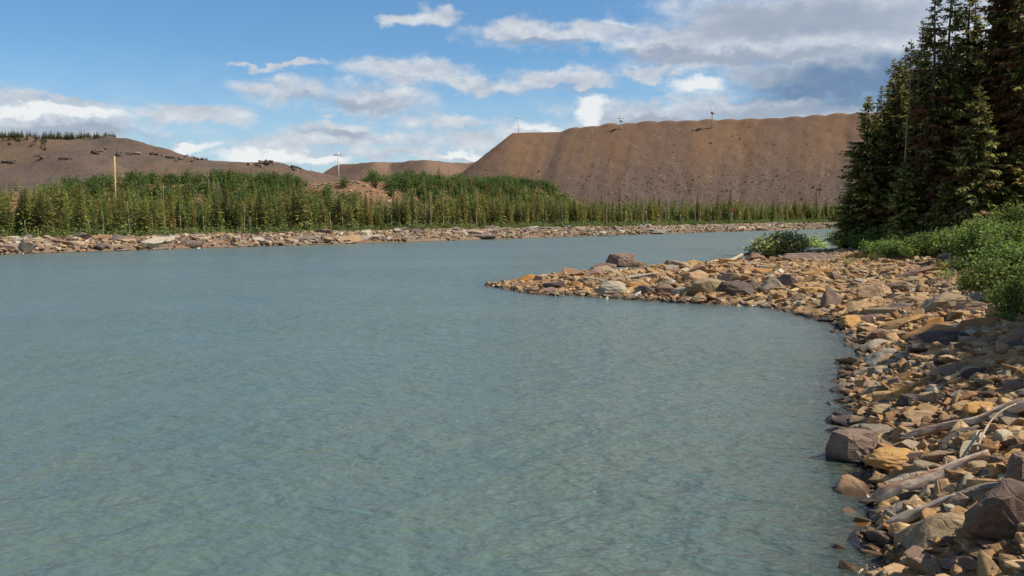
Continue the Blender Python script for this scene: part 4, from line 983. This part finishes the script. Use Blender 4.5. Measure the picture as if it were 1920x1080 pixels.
# thicket on the terrace
n = 1500; S_ = np.where(rng.random(n) < .62, rng.uniform(61, 122, n), rng.uniform(-10, 41, n)); P_ = rng.uniform(43, 70, n); xx, yy = far_xy(S_, P_); m = 60
base = np.repeat(np.stack([xx, yy, far_h(S_, P_)], 1), m, 0); rad = np.repeat(rng.uniform(.6, 1.35, n), m)
off = rng.normal(0, .5, (n * m, 3)) * rad[:, None]; off[:, 2] = np.abs(off[:, 2]) * 1.5; Pp = base + off; q = n * m
dv = nrm(rng.normal(0, 1, (q, 3)) + [0, 0, .6]); sv = nrm(np.cross(dv, rng.normal(0, 1, (q, 3)))); L = rng.uniform(.2, .45, q)
V, Fk = kites(Pp, dv, sv, L, L * .5, .5); cl = np.array([(.11, .16, .04), (.08, .125, .03), (.14, .18, .05)])[rng.integers(0, 3, n)]; Cc = np.repeat(cl, m, 0) * rng.uniform(.7, 1.3, (q, 1))
o = link('terrace_thicket', mesh_np('terrace_thicket', V, Fk, np.repeat(Cc, 4, 0)), M_leaf); tag(o, 'green thicket covering the terrace behind the far wood', 'thicket', kind='stuff')
# low willow fringe along the far bank
n = 1700; S_ = rng.uniform(-78, 225, n); P_ = rng.uniform(5.4, 9.8, n) + .012 * S_ ; xx, yy = far_xy(S_, P_); m = 46
base = np.repeat(np.stack([xx, yy, far_h(S_, P_)], 1), m, 0); rad = np.repeat(rng.uniform(.35, .95, n), m)
off = rng.normal(0, .55, (n * m, 3)) * rad[:, None]; off[:, 2] = np.abs(off[:, 2]) * 1.15; Pp = base + off; q = n * m
dv = nrm(rng.normal(0, 1, (q, 3)) + [0, 0, .5]); sv = nrm(np.cross(dv, rng.normal(0, 1, (q, 3)))); L = rng.uniform(.14, .34, q)
V, Fk = kites(Pp, dv, sv, L, L * .55, .5)
cl = np.array([(.15, .19, .05), (.11, .15, .04), (.22, .20, .07), (.08, .12, .035), (.19, .23, .06)])[rng.integers(0, 5, n)]; Cc = np.repeat(cl, m, 0) * rng.uniform(.7, 1.3, (q, 1))
o = link('far_undergrowth', mesh_np('far_undergrowth', V, Fk, np.repeat(Cc, 4, 0)), M_leaf); tag(o, 'low willow and grass fringe along the top of the far bank', 'undergrowth', kind='stuff')

# ---------------------------------------------------------------- poles and masts
def cyl(name, parent, p0, p1, r0, r1, mat, n=8):
    V, F = tube_pts([p0, p1], [r0, r1], n); return link(name, py_mesh(name, V, F), mat, parent)
def ground_pole(px, ty, p, by=None):
    a = (px - 960) / FPX; Yd = (p + B0[0] * N2[0] + B0[1] * N2[1]) / (a * N2[0] + N2[1]); x = a * Yd; z0 = float(fh(x, Yd)); return x, Yd, z0, at_y(px, ty, Yd).z - z0
x, y, z0, h = ground_pole(219.5, 293, 40); o = empty('wooden_pole', (x, y, z0)); cyl('post', o, (0, 0, -.3), (.12, 0, h), .17, .14, M_pole); cyl('post_cap', o, (.12, 0, h), (.12, 0, h + .06), .16, .15, M_steel)
tag(o, 'bare yellowish wooden pole rising above the far wood before the left hill', 'pole')
def util_pole(Yd, px, by, ty, label, r=.16, arm=2.4, bell=False, mast=False):
    x = (px - 960) / FPX * Yd; z0 = at_y(px, by, Yd).z; h = at_y(px, ty, Yd).z - z0; o = empty('utility_pole' if not mast else 'radio_mast', (x, Yd, z0))
    cyl('post', o, (0, 0, -2), (0, 0, h), r, r * .8, M_white if not mast else M_steel)
    if arm:
        cyl('crossarm', o, (-arm / 2, 0, h * .86), (arm / 2, 0, h * .86), r * .7, r * .7, M_steel, 6)
        for sx in (-.8, .8): cyl('insulator', o, (sx * arm / 2, 0, h * .86), (sx * arm / 2, 0, h * .86 + r * 2.5), r * .7, r * .5, M_white, 6)
    if bell:
        V, F = tube_pts([(0, 0, h * .55), (0, 0, h * .62), (0, 0, h * .72)], [.35, 1.1, .2], 10); link('lamp_head', py_mesh('lamp_head', V, F), M_steel, o)
    tag(o, label, 'pole' if not mast else 'mast'); return o
util_pole(202, 637, 332, 284, 'white utility pole with crossarm on the bare dirt slope', .15, 1.9)
util_pole(480, 972.5, 252, 216, 'thin pole with a flat head on the left end of the big dump', .14, 4.5)
util_pole(420, 1162, 240, 219, 'small pale lamp mast on the rim of the big dump', .22, 3, True)
util_pole(405, 1331, 233, 199, 'taller pale lamp mast near the middle of the dump rim', .3, 0, True)
util_pole(600, 586, 332, 305, 'hair thin mast in the gap between the two brown hills', .22, 0, mast=True)
x, y, z0, h = ground_pole(1372, 392, 9.0); o = empty('marker_sign', (x, y, z0)); cyl('post', o, (0, 0, -.2), (0, 0, h), .06, .06, M_steel)
V = [(-.35, -.05, h - .5), (.35, -.05, h - .5), (.35, -.05, h + .25), (-.35, -.05, h + .25), (-.35, -.09, h - .5), (.35, -.09, h - .5), (.35, -.09, h + .25), (-.35, -.09, h + .25)]
link('board', py_mesh('board', V, [(0, 1, 2, 3), (7, 6, 5, 4), (0, 4, 5, 1), (1, 5, 6, 2), (2, 6, 7, 3), (3, 7, 4, 0)], False), M_red, o); tag(o, 'small orange red marker board among the far spruces', 'sign')

# ---------------------------------------------------------------- sun + sky
SUN_AZ, SUN_EL = math.radians(99), math.radians(50)      # azimuth from +Y (view) towards +X
sd = Vector((math.sin(SUN_AZ) * math.cos(SUN_EL), math.cos(SUN_AZ) * math.cos(SUN_EL), math.sin(SUN_EL)))
ld = bpy.data.lights.new('sun', 'SUN'); ld.energy = 5.0; ld.angle = math.radians(.53); ld.color = (1, .90, .75)
lo = bpy.data.objects.new('sun', ld); C.objects.link(lo); lo.rotation_mode = 'QUATERNION'; lo.rotation_quaternion = (-sd).to_track_quat('-Z', 'Y')
world = bpy.data.worlds.new('World'); scene.world = world; world.use_nodes = True; nt = world.node_tree; nt.nodes.clear(); g = G(nt)
sky = g.n('ShaderNodeTexSky', sky_type='NISHITA', sun_disc=False, sun_elevation=SUN_EL, sun_rotation=SUN_AZ, altitude=300, air_density=1.0, dust_density=.6, ozone_density=1.5)
SKYK = .115
tc = g.n('ShaderNodeTexCoord').outputs['Generated']
sx = g.n('ShaderNodeSeparateXYZ', {0: tc}); dx, dy, dz = sx.outputs
az = g.math('ARCTAN2', dx, dy); el = g.math('ARCSINE', dz)
AZ = g.math('MULTIPLY', az, 57.2958); EL = g.math('MULTIPLY', el, 57.2958)
A2 = g.n('ShaderNodeCombineXYZ', {0: AZ, 1: EL, 2: 0.0}).outputs[0]
def azel(px, py):
    d = ray(px, py).normalized(); return math.degrees(math.atan2(d.x, d.y)), math.degrees(math.asin(d.z))
nvec = g.n('ShaderNodeTexNoise', noise_dimensions='2D', ins={'Vector': g.mapping(A2, scale=(.16, .34, 1)), 'Scale': 1.0, 'Detail': 3.0, 'Roughness': .5}).outputs['Color']
nf = g.n('ShaderNodeTexNoise', noise_dimensions='2D', ins={'Vector': g.mapping(A2, scale=(.7, 1.15, 1)), 'Scale': 1.0, 'Detail': 5.0, 'Roughness': .6}).outputs['Color']
wv = g.n('ShaderNodeVectorMath', {0: nvec, 1: (.5, .5, .5)}, operation='SUBTRACT').outputs[0]
wv = g.n('ShaderNodeVectorMath', {0: wv, 1: (5.0, 2.2, 0)}, operation='MULTIPLY').outputs[0]
wf = g.n('ShaderNodeVectorMath', {0: nf, 1: (.5, .5, .5)}, operation='SUBTRACT').outputs[0]
wf = g.n('ShaderNodeVectorMath', {0: wf, 1: (1.7, 1.2, 0)}, operation='MULTIPLY').outputs[0]
PW = g.n('ShaderNodeVectorMath', {0: g.n('ShaderNodeVectorMath', {0: A2, 1: wv}, operation='ADD').outputs[0], 1: wf}, operation='ADD').outputs[0]
_n3 = g.noise
def n2d(vec, scale, detail, rough):
    return g.n('ShaderNodeTexNoise', {'Vector': vec, 'Scale': scale, 'Detail': float(detail), 'Roughness': rough}, noise_dimensions='2D').outputs[0]
def field(lst, P):
    cur = None
    for (px, py, rx, ry) in lst:
        a, e = azel(px, py); ra = math.degrees(rx / FPX); re = math.degrees(ry / FPX)
        v = g.mapping(P, loc=(a, e, 0), scale=(ra, re, 1), t='TEXTURE')
        l = g.n('ShaderNodeVectorMath', {0: v}, operation='LENGTH').outputs['Value']
        cur = l if cur is None else g.n('ShaderNodeMath', {0: cur, 1: l, 2: .25}, operation='SMOOTH_MIN').outputs[0]
    return cur
CL = [(60,232,220,50),(50,188,70,20),(150,192,50,12),(365,217,105,19),(490,122,34,6),(560,128,48,7),(525,172,70,26),(690,185,110,32),(780,140,140,24),(900,155,120,16),(1050,143,105,24),
      (620,238,75,17),(560,268,150,20),(660,262,190,22),(840,225,95,19),(880,262,90,22),(340,275,40,13),(480,296,110,16),(540,290,80,18),(610,308,80,16),(750,25,48,14),(825,20,60,20),(970,60,95,27),(1100,62,130,24),
      (1250,80,110,34),(1450,60,270,90),(1350,105,180,36),(1600,60,190,130),(1560,150,210,40),(1215,137,55,13),(1292,165,55,20),(1085,205,45,26),(1210,218,190,30),(1420,195,170,26),(1560,195,130,24),(975,255,70,30),(850,295,250,16),
      (1700,-150,420,170),(1250,-260,300,90),(2100,100,300,200),(2200,-300,400,200),(1750,60,200,150)]
F1 = field(CL, PW)
tex = n2d(g.mapping(A2, scale=(.45, .8, 1)), 1.0, 5, .62)
den0 = g.math('ADD', F1, g.math('MULTIPLY', g.math('SUBTRACT', tex, .5), -.85))
dens = g.ss(den0, 1.26, .42)
# clouds elsewhere in the sky, away from the view
gen = n2d(g.mapping(A2, scale=(.05, .11, 1)), 1.0, 6, .6)
away = g.ss(g.math('ABSOLUTE', AZ), 40, 60); 
dens = g.math('MAXIMUM', dens, g.math('MULTIPLY', g.math('MULTIPLY', g.ss(gen, .5, .62), away), .9))
# shading of the clouds: lit crests, grey bases
DK = [(1560,150,230,38),(1500,40,260,34),(1330,108,160,16),(1230,100,90,12),(1620,170,150,24),(150,250,180,12),(640,195,120,12),(640,250,60,8),(1250,225,170,14),(1450,205,160,14),(1060,165,90,6),(1000,80,100,8),(1450,110,200,14),]
F2 = field(DK, PW)
dark = g.ss(F2, 1.35, .35)
D2 = [(1600,160,150,34),(1480,170,120,14),(1680,150,100,40)]
dark2 = g.ss(field(D2, PW), 1.4, .35)
BR = [(90,215,150,12),(1292,165,60,22),(1085,203,40,24),(1320,160,30,10),(345,275,40,12),(480,298,120,14),(1160,40,40,10),(600,308,90,12),(1000,240,50,12),(860,290,60,10)]
bright = g.ss(field(BR, PW), 1.15, .6)
t2 = n2d(g.mapping(A2, loc=(.0, -.45, 0), scale=(.45, .8, 1)), 1.0, 5, .62)
relief = g.math('SUBTRACT', t2, tex)     # thicker above than below -> shaded
sh = g.math('ADD', g.math('MULTIPLY', relief, -1.6), .5, clamp=True)
cc = g.mix(sh, (.46, .51, .60), (.74, .77, .80))
cc = g.mix(g.math('MULTIPLY', dark, .85), cc, (.33, .385, .475))
cc = g.mix(g.math('MULTIPLY', dark2, .85), cc, (.12, .21, .37))
cc = g.mix(g.math('MULTIPLY', bright, .9), cc, (.93, .93, .92))
skyc = g.n('ShaderNodeVectorMath', {0: sky.outputs[0], 'Scale': SKYK}, operation='SCALE').outputs[0]
skyc = g.n('ShaderNodeVectorMath', {0: skyc, 1: (.62, .90, 1.10)}, operation='MULTIPLY').outputs[0]
veil = g.math('MULTIPLY', g.ss(g.math('ADD', EL, g.math('MULTIPLY', tex, -3.0)), 9.0, 0.0, 0, .5), 1.0)
skyc = g.mix(veil, skyc, (.56, .68, .80))
fin = g.mix(g.math('MULTIPLY', dens, .9), skyc, cc)
bg = g.n('ShaderNodeBackground', {'Color': fin, 'Strength': .707}); ow = g.n('ShaderNodeOutputWorld'); nt.links.new(bg.outputs[0], ow.inputs[0])

scene.view_settings.view_transform = 'Standard'; scene.view_settings.look = 'None'; scene.view_settings.exposure = .5; scene.view_settings.gamma = 1
scene.cycles.max_bounces = 6; scene.cycles.transparent_max_bounces = 8; scene.cycles.diffuse_bounces = 3; scene.cycles.glossy_bounces = 3
scene.cycles.use_denoising = True; world.cycles.sampling_method = 'NONE'; scene.cycles.sample_clamp_indirect = 5
